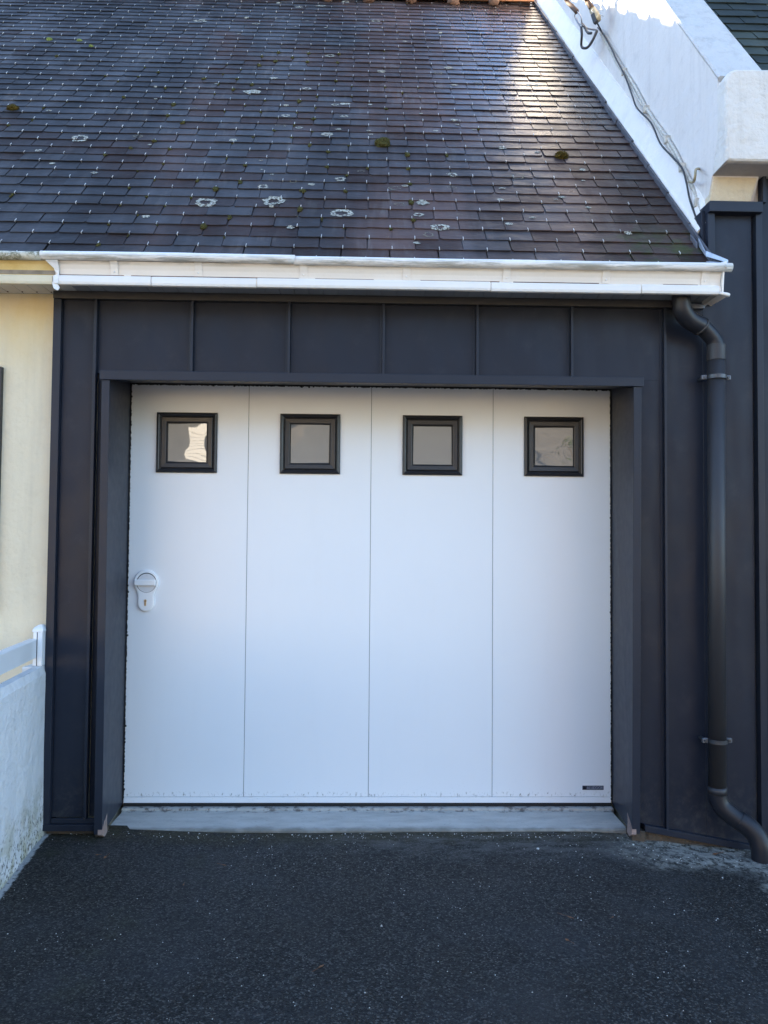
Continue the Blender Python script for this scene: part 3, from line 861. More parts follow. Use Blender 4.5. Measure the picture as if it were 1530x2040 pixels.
# ------------------------------------------------------------------ cladding
def panel(x0, x1, z0, z1, y=YF, th=.02, z0b=None):
    z0b = z0 if z0b is None else z0b
    MB().hexa([(x0, y, z0), (x1, y, z0b), (x1, y+th, z0b), (x0, y+th, z0), (x0, y, z1), (x1, y, z1), (x1, y+th, z1), (x0, y+th, z1)]).build('cladding_panel', M_CLAD, house, bevel=.001)
def seam(x, z0, z1, y=YF):
    # standing seam: thin upright rib with a folded foot on its left
    mb = MB()
    mb.box(x-.0055, x+.0055, y-.026, y+.004, z0, z1)
    mb.box(x-.016, x-.0055, y-.003, y+.004, z0, z1)
    mb.build('standing_seam', M_TRIM, house, bevel=.0012)
ZT = 2.337
def zb(x): return .028 if x < 2.40 else .028-.095*(x-2.40)/.47
# left part
panel(-.186, -.043, .051, ZT)
seam(-.035, .051, ZT)
panel(-.029, .012, .051, 2.008, YF+.012)
# above the door
sx = [-.029, .392, .824, 1.248, 1.671, 2.100, 2.524]
for a, b in zip(sx[:-1], sx[1:]):
    z0 = 2.009
    if b > 2.5:
        panel(a+.006, b-.010, z0, ZT)
    elif a < 0:
        panel(a, b-.010, z0, ZT)
    else:
        panel(a+.006, b-.010, z0, ZT)
    if b < 2.5: seam(b, z0, ZT)
# right part
MB().hexa([(2.388, YF, zb(2.388)), (2.514, YF, zb(2.514)), (2.514, YF+.02, zb(2.514)), (2.388, YF+.02, zb(2.388)), (2.388, YF, 2.009), (2.514, YF, 2.009), (2.514, YF+.02, 2.009), (2.388, YF+.02, 2.009)]).build('cladding_panel', M_CLAD, house)
seam(2.524, zb(2.524), ZT)
panel(2.530, 2.706, zb(2.53), ZT, z0b=zb(2.706))
panel(2.7065, 2.936, zb(2.746), 2.777, z0b=zb(2.936))
# far-right cladding with its deep shadow joint
MB().hexa([(2.946, YF-.022, zb(2.95)), (2.975, YF-.022, zb(2.98)), (2.975, YF+.02, zb(2.98)), (2.946, YF+.02, zb(2.95)), (2.946, YF-.022, 2.776), (2.975, YF-.022, 2.776), (2.975, YF+.02, 2.776), (2.946, YF+.02, 2.776)]).build('standing_seam', M_TRIM, house, bevel=.0015)
panel(2.9755, 3.40, -.12, 2.952, YF-.006)
seam(3.41, -.12, 2.952, YF-.006)
panel(3.42, 3.85, -.12, 2.952, YF-.006)
seam(3.86, -.12, 2.952, YF-.006)
panel(3.87, 4.30, -.12, 2.952, YF-.006)
bx('standing_seam', 2.976, 2.992, YF-.030, YF-.0065, 2.83, 2.952, M_TRIM, house)
# trims
bx('corner_trim', -.222, -.187, -.345, -.27, .0, 2.3365, M_TRIM, house)
bx('top_trim', -.222, 2.640, -.352, -.27, 2.3370, 2.3695, mat_plain('brown_grey_trim', (.040, .038, .037), .5, var=.1), house)
bx('top_trim', 2.640, 2.705, -.347, -.27, 2.3372, 2.356, M_STEEL, house, bevel=.001)
bx('base_trim', -.222, .012, -.350, -.27, .001, .0285, M_TRIM, house)
bx('base_trim', -.186, .012, -.335, -.3205, .0287, .050, M_TRIM, house)
MB().hexa([(2.42, -.350, -.004), (2.905, -.350, -.093), (2.905, -.27, -.093), (2.42, -.27, -.004), (2.42, -.350, .024), (2.905, -.350, -.066), (2.905, -.27, -.066), (2.42, -.27, .024)]).build('base_trim', M_TRIM, house, bevel=.0015)
# pilaster that rises beside the gutter
bx('pilaster_cap', 2.722, 2.968, -.366, -.20, 2.777, 2.826, M_TRIM, house, bevel=.0025)
bx('pilaster_trim', 2.722, 2.754, -.347, -.3205, 2.36, 2.7765, M_TRIM, house)
bx('pilaster_side', 2.706, 2.7215, -.318, .3, 2.36, 2.80, M_TRIM, house)
# small block and crumbling masonry under the cladding
M_PLINTH = mat_render('dark_plinth_mortar', (.085, .070, .055), (.14, .08, .05), bump=1.0)
for s_, xf, xb in ((1, .0545, .0455), (-1, 2.3505, 2.3605)):
    # torn corner of the metal at the foot of each jamb, mortar showing
    A = [Vector((xf+s_*.0015, -.3855, -.002)), Vector((xf+s_*.0015, -.3855, .020)), Vector((xf+s_*.001, -.368, .034)), Vector((xb+s_*.0025, -.300, .062)), Vector((xb+s_*.0025, -.305, .02)), Vector((xb+s_*.0025, -.296, -.022)), Vector((xf+s_*.001, -.350, -.022))]
    mb = MB(); mb.prism(A, [p-Vector((s_*.02, 0, 0)) for p in A])
    mb.build('broken_mortar', M_BRICKY, house)
bx('plinth', .012, .046, -.350, -.27, -.15, -.0015, M_PLINTH, house)
bx('plinth', 2.362, 2.42, -.350, -.27, -.15, -.0015, M_PLINTH, house)
mb = MB(); n = 40; front = []; back = []
for i in range(n+1):
    x = 2.39+i/n*.62
    front.append((x, -.322-.018*noise.noise(Vector((x*14, 2, 0))), 0))
for i in range(n):
    xa, ya, _ = front[i]; xb2, yb2, _ = front[i+1]
    ta, tb = -.003-.19*max(0, xa-2.42), -.003-.19*max(0, xb2-2.42)
    mb.hexa([(xa, ya, -.2), (xb2, yb2, -.2), (xb2, -.28, -.2), (xa, -.28, -.2), (xa, ya, ta), (xb2, yb2, tb), (xb2, -.28, tb), (xa, -.28, ta)])
mb.build('plinth', M_PLINTH, house)
mb = MB().box(-.21, .01, -.318, -.27, -.15, .0)
mb.build('plinth', M_PLINTH, house)

# ------------------------------------------------------------------ door surround
sur = empty('door_surround', 'dark grey metal frame that juts out round the white garage door', 'door frame')
def jamb(xf0, xf1, xb0, xb1, name='jamb'):
    MB().hexa([(xf0, -.385, .03), (xf1, -.385, .03), (xb1, .03, .0), (xb0, .03, .0), (xf0, -.385, 1.965), (xf1, -.385, 1.965), (xb1, .03, 2.06), (xb0, .03, 2.06)]).build(name, M_TRIM, sur, bevel=.0015)
def jamb2(xf_out_b, xf_in_b, xf_out_t, xf_in_t, xb_in, xb_out):
    MB().hexa([(xf_out_b, -.385, .0), (xf_in_b, -.385, .0), (xb_in, .02, -.0), (xb_out, .02, -.0),
               (xf_out_t, -.385, 1.9665), (xf_in_t, -.385, 1.9665), (xb_in, .02, 2.0350), (xb_out, .02, 2.0350)]).build('jamb', M_TRIM, sur, bevel=.0015)
jamb2(.019, .054, .012, .046, .020, -.01)
jamb2(2.3855, 2.351, 2.3995, 2.365, 2.389, 2.42)
# plain cover flange that closes the gap to the cladding, left
MB().hexa([(.004, -.392, 1.967), (2.408, -.392, 1.967), (2.408, .02, 2.036), (.004, .02, 2.036), (.004, -.392, 2.0085), (2.408, -.392, 2.0085), (2.408, .02, 2.075), (.004, .02, 2.075)]).build('lintel', M_TRIM, sur, bevel=.002)
bx('lintel_return', .012, 2.40, .0205, .06, 2.0087, 2.09, M_SEAL, sur, bevel=0)

# ------------------------------------------------------------------ garage door
door = empty('garage_door', 'white side-sliding garage door of four panels with four small square windows', 'garage door')
edges = [.026, .598, 1.199, 1.800, 2.382]
for i in range(4):
    a, b = edges[i]+(.0012 if i else 0), edges[i+1]-(.0012 if i < 3 else 0)
    MB().box(a, b, 0, .04, .0335, 2.0285).build('door_panel', M_DOOR, door, bevel=.0022)
for q in edges[1:4]:
    bx('panel_joint', q-.003, q+.003, .0022, .03, .034, 2.028, M_JOINT, door, bevel=0)
bx('panel_backing', .02, 2.39, .03, .055, .0, 2.035, M_SEAL, door, bevel=0)
bx('bottom_rail', .026, 2.382, -.0025, .04, .005, .0325, M_DOOR, door, bevel=.0015)
# brush seals: ragged black edges round the door
def brush(p0, p1, across, n, seed):
    rd = random.Random(seed); mb = MB(); p0, p1 = Vector(p0), Vector(p1); across = Vector(across)
    d = (p1-p0)/n
    for i in range(n):
        a = p0+d*i; l = .62+.38*rd.random()
        if rd.random() < .03: l *= 1.35
        b = a+d*1.06
        q = across*l
        mb.add([a, b, b+q, a+q, a+Vector((0, .006, 0)), b+Vector((0, .006, 0)), b+q+Vector((0, .006, 0)), a+q+Vector((0, .006, 0))],
               [(0, 1, 2, 3), (7, 6, 5, 4), (0, 4, 5, 1), (1, 5, 6, 2), (2, 6, 7, 3), (3, 7, 4, 0)])
    return mb
brush((.018, -.008, .02), (.018, -.008, 2.03), (.012, 0, 0), 260, 1).build('side_brush', M_SEAL, door)
brush((2.389, -.008, .02), (2.389, -.008, 2.03), (-.010, 0, 0), 260, 2).build('side_brush', M_SEAL, door)
brush((.02, -.009, 2.034), (2.388, -.009, 2.034), (0, 0, -.013), 330, 3).build('top_brush', M_SEAL, door)
bx('bottom_seal', .026, 2.382, -.001, .03, -.012, .0045, M_SEAL, door, bevel=0)

def ring_frame(mb, cx, cz, half, prof, y0=0.0):
    loops = []
    for inset, out in prof:
        h = half-inset
        loops.append([Vector((cx-h, y0-out, cz-h)), Vector((cx+h, y0-out, cz-h)), Vector((cx+h, y0-out, cz+h)), Vector((cx-h, y0-out, cz+h))])
    mb.loft(loops, caps=False)
WP = [(0, .0), (0, .010), (.003, .014), (.010, .017), (.016, .014), (.018, .006), (.022, .004), (.0235, .010), (.026, .012), (.044, .0105), (.048, .009), (.050, .004), (.056, .003)]
for i in range(4):
    cx = .300+.600*i; cz = 1.7415
    mb = MB(); ring_frame(mb, cx, cz, .147, WP)
    wf = mb.build('window', M_BLACK, door)
    mb = MB(); ring_frame(mb, cx, cz, .0985, [(0, .0105), (.0012, .006), (.0035, .0055), (.0045, .002)])
    mb.build('glazing_bead', M_SEAL, wf)
    mb = MB(); n = 8; hw = .0955
    tilt = [(-.004, .001), (.0015, -.001), (0, .0012), (-.002, 0)][i]
    vs = []; 
    for b in range(n+1):
        for a in range(n+1):
            u, v = a/n*2-1, b/n*2-1
            bow = .0012*(1-u*u)*(1-v*v)*(.35 if i == 0 else .3)
            vs.append((cx+u*hw, -.0035-bow+tilt[0]*u*.2+tilt[1]*v*.2, cz+v*hw))
    mb.add(vs, [(b*(n+1)+a, b*(n+1)+a+1, (b+1)*(n+1)+a+1, (b+1)*(n+1)+a) for b in range(n) for a in range(n)])
    mb.build('pane', M_GLASS, wf, smooth=True)
# window boxes sit 1 mm in front of a backing hidden by the pane
# lock plate
def disc_loop(cx, cz, r, y, n=40): return [Vector((cx+r*math.cos(2*math.pi*k/n), y, cz+r*math.sin(2*math.pi*k/n))) for k in range(n)]
def pear(y, g=0.0, n=64):
    out = []; cx, c1, r1, c2, r2 = .117, 1.060, .061-g, .960, .040-g
    for k in range(n):
        a = 2*math.pi*k/n; d = Vector((math.cos(a), math.sin(a)))
        best = 0
        # smooth union by marching along the ray from the waist
        o2 = Vector((0, 1.015))
        t_ = 0
        for s in range(200):
            p = o2+d*t_
            d1 = (p-Vector((0, c1))).length-r1; d2 = (p-Vector((0, min(max(p.y, c2), 1.0)))).length-r2
            kk = .03; h = max(0, min(1, .5+.5*(d2-d1)/kk)); dd = d2*(1-h)+d1*h-kk*h*(1-h)*.55
            if dd > -.0001: break
            t_ += max(.0002, -dd)
        p = o2+d*t_
        out.append(Vector((cx+p.x, y, p.y)))
    return out
lock = MB(); lock.loft([pear(.001), pear(-.0095), pear(-.013, .0025), pear(-.0145, .008)])
lock = lock.build('lock_plate', M_WHITEMETAL, door, smooth=False)
mb = MB(); mb.loft([disc_loop(.120, 1.058, .0450, -.0140), disc_loop(.120, 1.058, .0450, -.0160), disc_loop(.120, 1.058, .0435, -.0166), disc_loop(.120, 1.058, .0425, -.0155)])
mb.build('turn_knob', M_LOCKCUP, lock, smooth=False)
mb = MB(); ring = [disc_loop(.1195, 1.0595, .0478, -.0142), disc_loop(.1195, 1.0595, .0478, -.0149), disc_loop(.120, 1.058, .0450, -.0149)]
mb.loft(ring, caps=False); mb.build('knob_shadow', M_SEAL, lock)  # dark ring, thicker at the top, paints the recess shadow round the knob
MB().box(.063, .166, -.030, -.013, 1.045, 1.075).build('handle', M_WHITEMETAL, lock, bevel=.005)
mb = MB(); mb.loft([disc_loop(.116, .972, .0068, -.0125, 20), disc_loop(.116, .972, .0068, -.0165, 20)])
mb.box(.1115, .1205, -.0163, -.0125, .948, .970); mb.build('key_cylinder', M_BRASS, lock)
MB().box(.1148, .1172, -.0172, -.0160, .966, .977).build('key_slot', M_SEAL, lock, bevel=0)
# name plate in the lower right corner
MB().box(2.241, 2.345, -.0020, .001, .067, .087).build('name_plate', M_PLATE, door, bevel=.0005)
pl = [o for o in door.children if o.name.startswith('name_plate')][0]
MB().box(2.2445, 2.2585, -.0030, -.0021, .0695, .0845).build('plate_square', M_PLATE_D, pl, bevel=0)
cu = bpy.data.curves.new('plate_lettering', 'FONT'); cu.body = 'ALUDOOR'; cu.size = .0195; cu.extrude = .0003; cu.align_x = 'LEFT'; cu.resolution_u = 3
to = bpy.data.objects.new('tmp', cu); COL.objects.link(to)
bpy.context.view_layer.update()
tm = bpy.data.meshes.new_from_object(to); tm.name = 'plate_lettering'
bpy.data.objects.remove(to)
ws = [v.co.x for v in tm.vertices]; sc = .079/(max(ws)-min(ws))
for v in tm.vertices:
    v.co = Vector((2.2625+(v.co.x-min(ws))*sc, -.0024-v.co.z, .0708+v.co.y))
tm.materials.clear(); tm.materials.append(M_LETTER)
lo = bpy.data.objects.new('plate_lettering', tm); COL.objects.link(lo); lo.parent = pl

# small chip and blemish on the second panel
# ------------------------------------------------------------------ sill
mb = MB(); n = 60; L = []; 
for i in range(n+1):
    x = .035+i/n*2.335
    yf = -.272-.0035*noise.noise(Vector((x*9, 0, 1)))-.002*noise.noise(Vector((x*40, 0, 1)))
    if i == 0: yf += 0
    L.append([Vector((x, -.030, -.022)), Vector((x, -.10, -.021)), Vector((x, -.20, -.0215)), Vector((x, yf+.008, -.0225)), Vector((x, yf, -.028)), Vector((x, yf-.002, -.12)), Vector((x, -.03, -.12))])
mb.loft(L)
sill = mb.build('door_sill', M_SILL, None, smooth=False)
sill['label'] = 'grey concrete sill slab under the white garage door'; sill['category'] = 'door sill'
bx('sill_strip', .026, 2.385, -.030, .05, -.12, -.0125, M_SILL, sill, bevel=.002)

# ------------------------------------------------------------------ downpipe
dp = empty('downpipe', 'dark grey round rainwater downpipe with swan-neck bends beside the garage', 'downpipe')
PX, PY, PR = 2.735, -.385, .0375
def bend(pts, r, name, nn=10, par=dp):
    return MB().tube(catmull(pts, nn), r, 24).build(name, M_ELBOW, par, smooth=True)
top = bend([(2.560, -.435, 2.375), (2.561, -.435, 2.338), (2.569, -.430, 2.298), (2.602, -.417, 2.264), (2.662, -.402, 2.238)], .0405, 'elbow')
bend([(2.655, -.404, 2.242), (2.690, -.392, 2.221), (2.722, -.386, 2.190), (2.735, -.385, 2.165), (2.737, -.385, 2.140)], .0355, 'elbow')
MB().tube([(2.6585, -.4030, 2.2400), (2.6680, -.3995, 2.2345)], .0425, 24).build('elbow_collar', M_PIPE, dp, smooth=True)
MB().tube([(2.7375, PY, 2.158), (2.7373, PY, 2.09)], .0398, 28).build('pipe_socket', M_PIPE, dp, smooth=False)
MB().tube([(2.7375, PY, 2.16), (2.728, PY, .20)], PR, 28).build('pipe', M_PIPE, dp, smooth=True)
MB().tube([(2.728, PY, .205), (2.728, PY, .175)], .0405, 28).build('pipe_socket', M_PIPE, dp, smooth=True)
bend([(2.728, PY, .205), (2.729, PY, .165), (2.742, PY-.005, .125), (2.778, PY-.018, .090), (2.815, PY-.032, .065)], .040, 'elbow')
bend([(2.808, PY-.029, .070), (2.845, PY-.045, .045), (2.872, PY-.060, .010), (2.884, PY-.072, -.035), (2.884, PY-.075, -.11)], .0425, 'elbow')
def clip(z):
    mb = MB()
    x = 2.728+(z-.2)/1.96*.0095
    n = 18; lp = []
    for s in (-.0085, .0085):
        lp.append([Vector((x+math.cos(a)*rr, PY-.001+math.sin(a)*rr, z+s)) for rr, rng in ((.0435, range(n+1)), (.0385, range(n, -1, -1))) for a in [math.pi+math.pi*i/n for i in rng]])
    mb.loft(lp)
    c = mb.build('pipe_clip', M_CLIP, dp, smooth=False)
    for s in (-1, 1):
        MB().box(x+s*.0535-.0125, x+s*.0535+.0125, PY-.004, PY+.012, z-.0105, z+.0105).build('clip_ear', M_CLIPEAR, c, bevel=.003)
        MB().tube([(x+s*.053, PY-.010, z), (x+s*.053, PY-.003, z)], .006, 8).build('clip_screw', M_CLIP, c)
        MB().box(x+s*.050-.006, x+s*.050+.006, PY+.012, YF, z-.006, z+.006).build('clip_foot', M_CLIP, c)
clip(2.013); clip(.405)

# ------------------------------------------------------------------ neighbour's house
nb = empty('neighbour_house', 'white rendered party gable with raised coping and dark green slate roof at the right', 'house')
CS = Vector((0, .6102, .7922)).normalized()      # slope of the coping
C0 = Vector((0, -.404, 3.378))
def cop(s, dx, h=0.0):
    p = C0+CS*s; n_ = Vector((0, -CS.z, CS.y))
    return Vector((xw(p.y)+dx, p.y, p.z))+n_*h
# wall face polygon, subdivided along the slope
mb = MB(); A = []; B = []
npt = 24
for i in range(npt+1):
    s = 5.6*i/npt
    p = cop(s, 0)
    A.append((p.y, p.z))
low = [(3.06, 0.0), (-.29, 0.0), (-.29, 2.835), (-.351, 2.959), (-.399, 3.109)]
poly = [( -.404, 3.378)]+A[1:]+low
loop0 = [Vector((xw(y), y, z)) for y, z in poly]
loop1 = [Vector((xw(y)+.215, y, z)) for y, z in poly]
mb.prism(loop0, loop1)
gw = mb.build('gable_wall', M_GABLE, nb)
# mortar fillet along the roof, whiter than the wall
mb = MB(); L = []; br = random.Random(4)
for i in range(48):
    t = .205+i*.096
    h = (.132+.010*noise.noise(Vector((t*1.3, 0, 0))))*min(1, .78+(t-.2)*1.0); x = verge_x(t)+.008
    p = rp(0, t, 0); xx = xw(p.y)
    j = .003*noise.noise(Vector((t*6, 4, 0)))
    L.append([rp(x, t, -.02), rp(x+j, t, .042+j), rp(x+.008+j, t, .055), rp(xx-.006, t, h), rp(xx+.002, t, h+.004), rp(xx+.002, t, -.02)])
mb.loft(L); mb.build('mortar_fillet', mat_render('white_fillet_render', (.79, .775, .77), (.62, .61, .61), bump=.2), nb, smooth=False)
# coping top
mb = MB(); L = []
for i in range(41):
    s = -.02+5.6*i/40
    j = .003*noise.noise(Vector((s*5, 1, 0)))
    L.append([cop(s, -.003+j*.4, -.004), cop(s, -.005+j*.4, .004), cop(s, .004+j*.4, .010), cop(s, .20, .010), cop(s, .224, .004), cop(s, .224, -.05), cop(s, .03, -.05)])
mb.loft(L); mb.build('coping', M_COPING, nb)
# kneeler block: projects forward, rounded left edge, and runs on as the neighbour's box gutter
KX0 = 2.745
def kloop(y, g=0.0, xr=4.2):
    z0, z1 = 2.953, 3.368; r = .055; out = []
    x0 = KX0+g
    out.append(Vector((x0, y, z0+g)))
    for k in range(7):
        a = math.pi - k/6*math.pi/2
        out.append(Vector((x0+r+r*math.cos(a), y, z1-g-r*.9+r*.9*math.sin(a))))
    out.append(Vector((xr, y, z1-g+.012))); out.append(Vector((xr, y, z0+g)))
    return out
mb = MB(); mb.loft([kloop(-.482, .010), kloop(-.476, .003), kloop(-.465, 0), kloop(-.34, 0)])
mb.build('kneeler', M_KNEEL, nb)
# sloping underside of the kneeler
mb = MB().prism([Vector((2.760, -.455, 2.9525)), Vector((2.745, -.350, 2.9495)), Vector((2.745, -.2, 2.9495)), Vector((2.760, -.2, 2.9525))],
                [Vector((3.10, -.455, 2.9525)), Vector((2.975, -.350, 2.9500)), Vector((2.975, -.2, 2.9500)), Vector((3.10, -.2, 2.9525))])
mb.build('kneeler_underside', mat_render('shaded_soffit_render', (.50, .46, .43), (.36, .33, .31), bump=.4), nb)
# beige foot of the gable above the pilaster
MB().hexa([(2.737, -.318, 2.827), (2.930, -.318, 2.827), (2.930, -.1, 2.827), (2.737, -.1, 2.827), (2.752, -.345, 2.949), (2.955, -.345, 2.949), (2.955, -.1, 2.949), (2.752, -.1, 2.949)]).build('wall_foot', M_BEIGE, nb, bevel=.004)
# neighbour's roof
CN = Vector((0, -CS.z, CS.y))
NR0 = C0+CN*(-.075)
def np_(x, t, h=0.0): return NR0+EX*x+CS*t+CN*h
nroof = MB().prism([np_(2.95, 0, -.02), np_(2.95, 5.4, -.02), np_(2.95, 5.4, -.12), np_(2.95, 0, -.12)], [np_(8, 0, -.02), np_(8, 5.4, -.02), np_(8, 5.4, -.12), np_(8, 0, -.12)]).build('roof', M_WOOD, nb)
gr = random.Random(21); rest2 = MB()
for r in range(-1, 52):
    for k in range(0, 22):
        xc = 2.95+(k+.5)*SW+(SW/2 if r % 2 else 0)
        T = .02+r*.106
        w_ = SW
        if r % 2 and k == 0:
            up, dn = slate_geo(SW/2, gr); slate_mesh(rest2, 2.95+SW/4, T, up, dn, gr.random(), np_)
        up, dn = slate_geo(SW, gr)
        if r < 12 and k < 4:
            q = MB(); slate_mesh(q, xc, T, up, dn, gr.random(), np_); q.build('slate', M_SLATE_G, nroof)
        else: slate_mesh(rest2, xc, T, up, dn, gr.random(), np_)
rest2.build('slate', M_SLATE_G, nroof, kind='stuff')
bx('wall', 2.965, 8, -.29, 5.5, -.1, 3.0, M_GABLE, nb, bevel=0)

# ------------------------------------------------------------------ cables on the gable
BL = [[2.689, 1.169, 4.673], [2.691, 1.06, 4.555], [2.694, 0.89, 4.339], [2.696, 0.819, 4.236], [2.699, 0.675, 4.046], [2.701, 0.555, 3.854], [2.702, 0.479, 3.736], [2.706, 0.278, 3.539], [2.709, 0.16, 3.366], [2.712, 0.023, 3.23], [2.714, -0.104, 3.103], [2.715, -0.153, 3.005], [2.716, -0.19, 2.903], [2.718, -0.277, 2.746], [2.722, -.30, 2.66]]
W1 = [[2.689, 1.169, 4.635], [2.692, 0.983, 4.399], [2.695, 0.864, 4.242], [2.699, 0.651, 3.986], [2.702, 0.494, 3.789], [2.705, 0.347, 3.633], [2.708, 0.211, 3.461], [2.71, 0.115, 3.343], [2.712, -0.006, 3.189], [2.714, -0.103, 3.066], [2.715, -0.174, 2.971]]
W2 = [[2.689, 1.139, 4.615], [2.693, 0.927, 4.347], [2.697, 0.733, 4.113], [2.701, 0.555, 3.898], [2.704, 0.397, 3.69], [2.707, 0.258, 3.528], [2.71, 0.115, 3.369], [2.712, 0.023, 3.256], [2.713, -0.064, 3.135], [2.715, -0.148, 3.02], [2.717, -0.227, 2.886], [2.718, -0.277, 2.793]]
def cable(name, pts, r, mat, label, off=0.0):
    o = MB().tube(catmull([(p[0]+off, p[1], p[2]) for p in pts], 6), r, 8).build(name, mat, None, smooth=True)
    o['label'] = label; o['category'] = 'cable'
    return o
cable('electric_cable', BL, .0046, M_CABLE_B, 'thin black cable running down the white gable wall', -.008)
cable('electric_cable', W1, .0085, M_CABLE_W, 'lower of the two white painted cables on the gable wall', .012)
cable('electric_cable', W2, .0080, M_CABLE_W, 'upper of the two white painted cables on the gable wall', .012)
ci = 0
for p in (W2[2], W2[4], W2[6], W2[8], W2[10]):
    o = MB().box(xw(p[1])-.030, xw(p[1])+.004, p[1]-.012, p[1]+.012, p[2]-.030, p[2]+.012).build('cable_clip', M_CABLE_W, None, bevel=.004)
    o['label'] = ('highest', 'second highest', 'middle', 'second lowest', 'lowest')[ci]+' white clip holding the cables to the gable wall'
    o['category'] = 'cable clip'; o['group'] = 'clips on the gable wall cables'; ci += 1
# drop wires and their anchors at the top
def insulator(label):
    return empty('insulator', label, 'insulator', 'insulators at the end of the overhead wires')
e = insulator('rusty brown tapered insulator on the gable wall, the one nearer the roof slates')
MB().tube(catmull([(2.414, 1.153, 4.943), (2.491, 1.32, 5.005), (2.53, 1.352, 4.973), (2.546, 1.285, 4.89), (2.562, 1.232, 4.819)], 6), [.012]*8+[.013]*5+[.014]*4+[.015]*4+[.016]*3+[.011], 10).build('insulator_body', M_RUST, e, smooth=True)
for pts in ([[2.562, 1.243, 4.834], [2.561, 1.289, 4.831], [2.572, 1.265, 4.773], [2.573, 1.176, 4.671]], [[2.562, 1.232, 4.826], [2.564, 1.154, 4.73], [2.574, 1.165, 4.69], [2.573, 1.176, 4.657]], [[2.562, 1.243, 4.785], [2.572, 1.231, 4.743], [2.584, 1.154, 4.673]]):
    MB().tube(catmull(pts, 6), .0042, 6).build('wire_strand', M_STEEL, e, smooth=True)
e = insulator('ivory and rust insulator with a black end box, the one nearer the coping')
MB().tube(catmull([(2.47, .843, 4.715), (2.537, .99, 4.767), (2.576, 1.046, 4.762), (2.586, 1.026, 4.721), (2.597, 1.017, 4.692)], 6), [.013]*12+[.016]*8+[.018]*5, 10).build('insulator_body', M_RUST, e, smooth=True)
MB().tube(catmull([(2.596, 1.037, 4.716), (2.607, 1.018, 4.676), (2.613, .973, 4.612), (2.618, .959, 4.577)], 4), [.014]*3+[.022]*4+[.024]*3+[.021]*3, 9).build('ivory_sleeve', M_CREAMY, e, smooth=True)
MB().tube([(2.592, .972, 4.622), (2.606, .958, 4.556)], .0185, 4).build('end_box', M_CABLE_B, e, bevel=.003)
for pts in ([[2.618, .969, 4.629], [2.628, .941, 4.6], [2.639, .904, 4.562]], [[2.617, .979, 4.649], [2.640, .935, 4.632]], [[2.60, 1.0, 4.68], [2.585, .985, 4.655], [2.60, .97, 4.63]]):
    MB().tube(catmull(pts, 5), .0024, 5).build('wire_tail', M_HOOK, e)
def wl(pts, r, mat, label):
    o = MB().tube(catmull(pts, 6), r, 8).build('looped_wire', mat, None, smooth=True)
    o['label'] = label; o['category'] = 'wire'
wl([[2.573, 1.176, 4.678], [2.574, 1.165, 4.616], [2.583, 1.209, 4.577], [2.593, 1.187, 4.543], [2.614, 1.155, 4.532], [2.644, 1.144, 4.577], [2.674, 1.164, 4.645]], .0085, M_CABLE_B, 'thick black wire loop hanging below the rusty insulator')
wl([[2.583, 1.187, 4.706], [2.594, 1.154, 4.656], [2.595, 1.122, 4.614], [2.595, 1.08, 4.573], [2.606, 1.059, 4.559]], .0085, M_CABLE_B, 'short black wire stub with a bent end below the rusty insulator')
wl([[2.583, 1.187, 4.709], [2.604, 1.165, 4.667], [2.633, 1.175, 4.665], [2.683, 1.195, 4.673]], .0055, M_STEEL, 'pale twisted wire running from the insulator to the wall')
wl([[2.627, .99, 4.572], [2.666, 1.063, 4.59], [2.681, 1.06, 4.555]], .005, M_CABLE_B, 'thin black wire below the ivory insulator')
hk = MB().tube(catmull([[2.742, -.214, 3.047], [2.693, -.289, 3.005], [2.683, -.305, 2.969], [2.692, -.267, 2.958], [2.715, -.17, 3.005]], 5), .006, 8).build('wall_hook', M_CREAMY, None, smooth=True)
hk['label'] = 'rusty ivory hook on the gable wall just left of the kneeler'; hk['category'] = 'hook'

# ------------------------------------------------------------------ low wall, post and rail at the left
def lw(y): return -.218+(-.34-y)*(.062/.56)     # face of the wall, which leans in towards the viewer
mb = MB(); L = []
n = 60
for i in range(n+1):
    y = -.285-i*.05
    bul = .006*noise.noise(Vector((y*3, 0, 5)))
    L.append([Vector((lw(y)+.006, y, -.2)), Vector((lw(y)+.004+bul, y, .05)), Vector((lw(y)+bul, y, .35)), Vector((lw(y)+bul*.5, y, .68)), Vector((lw(y)-.012, y, .713)), Vector((lw(y)-.045, y, .715)), Vector((lw(y)-.055, y, .70)), Vector((lw(y)-.055, y, -.2))])
mb.loft(L)
o = mb.build('low_wall', M_LOWWALL, None, smooth=False)
o['label'] = 'low white rough-rendered wall along the left side of the driveway'; o['category'] = 'wall'
pier = bx('wall_pier', -.30, -.225, -.395, -.298, -.1, .7155, M_LOWWALL, o, bevel=.004)
post = empty('fence_post', 'white square fence post with domed cap between the cream wall and the cladding', 'fence post')
bx('post_shaft', -.2635, -.2235, -.375, -.300, .7165, .862, M_RAIL, post, bevel=.003)
bx('post_slot', -.2465, -.2440, -.3765, -.37, .7165, .862, M_SEAL, post, bevel=0)
mb = MB(); mb.loft([[Vector((cx_*.62+(-.2440), cy-.3375, z)) for cx_, cy in [(-h, -h), (h, -h), (h, h), (-h, h)]] for z, h in ((.862, .038), (.872, .038), (.882, .030), (.892, .012))])
mb.build('post_cap', M_RAIL, post, bevel=.002)
rail = MB(); L = []
for i in range(41):
    y = -.3755-i*.07
    x = lw(y)-.052
    L.append([Vector((x+.018, y, .752)), Vector((x+.018, y, .829)), Vector((x+.012, y, .835)), Vector((x-.012, y, .835)), Vector((x-.018, y, .829)), Vector((x-.018, y, .752))])
rail.loft(L)
o = rail.build('fence_rail', M_RAIL, None, bevel=.001)
o['label'] = 'wide white plastic fence rail above the low white wall'; o['category'] = 'fence rail'

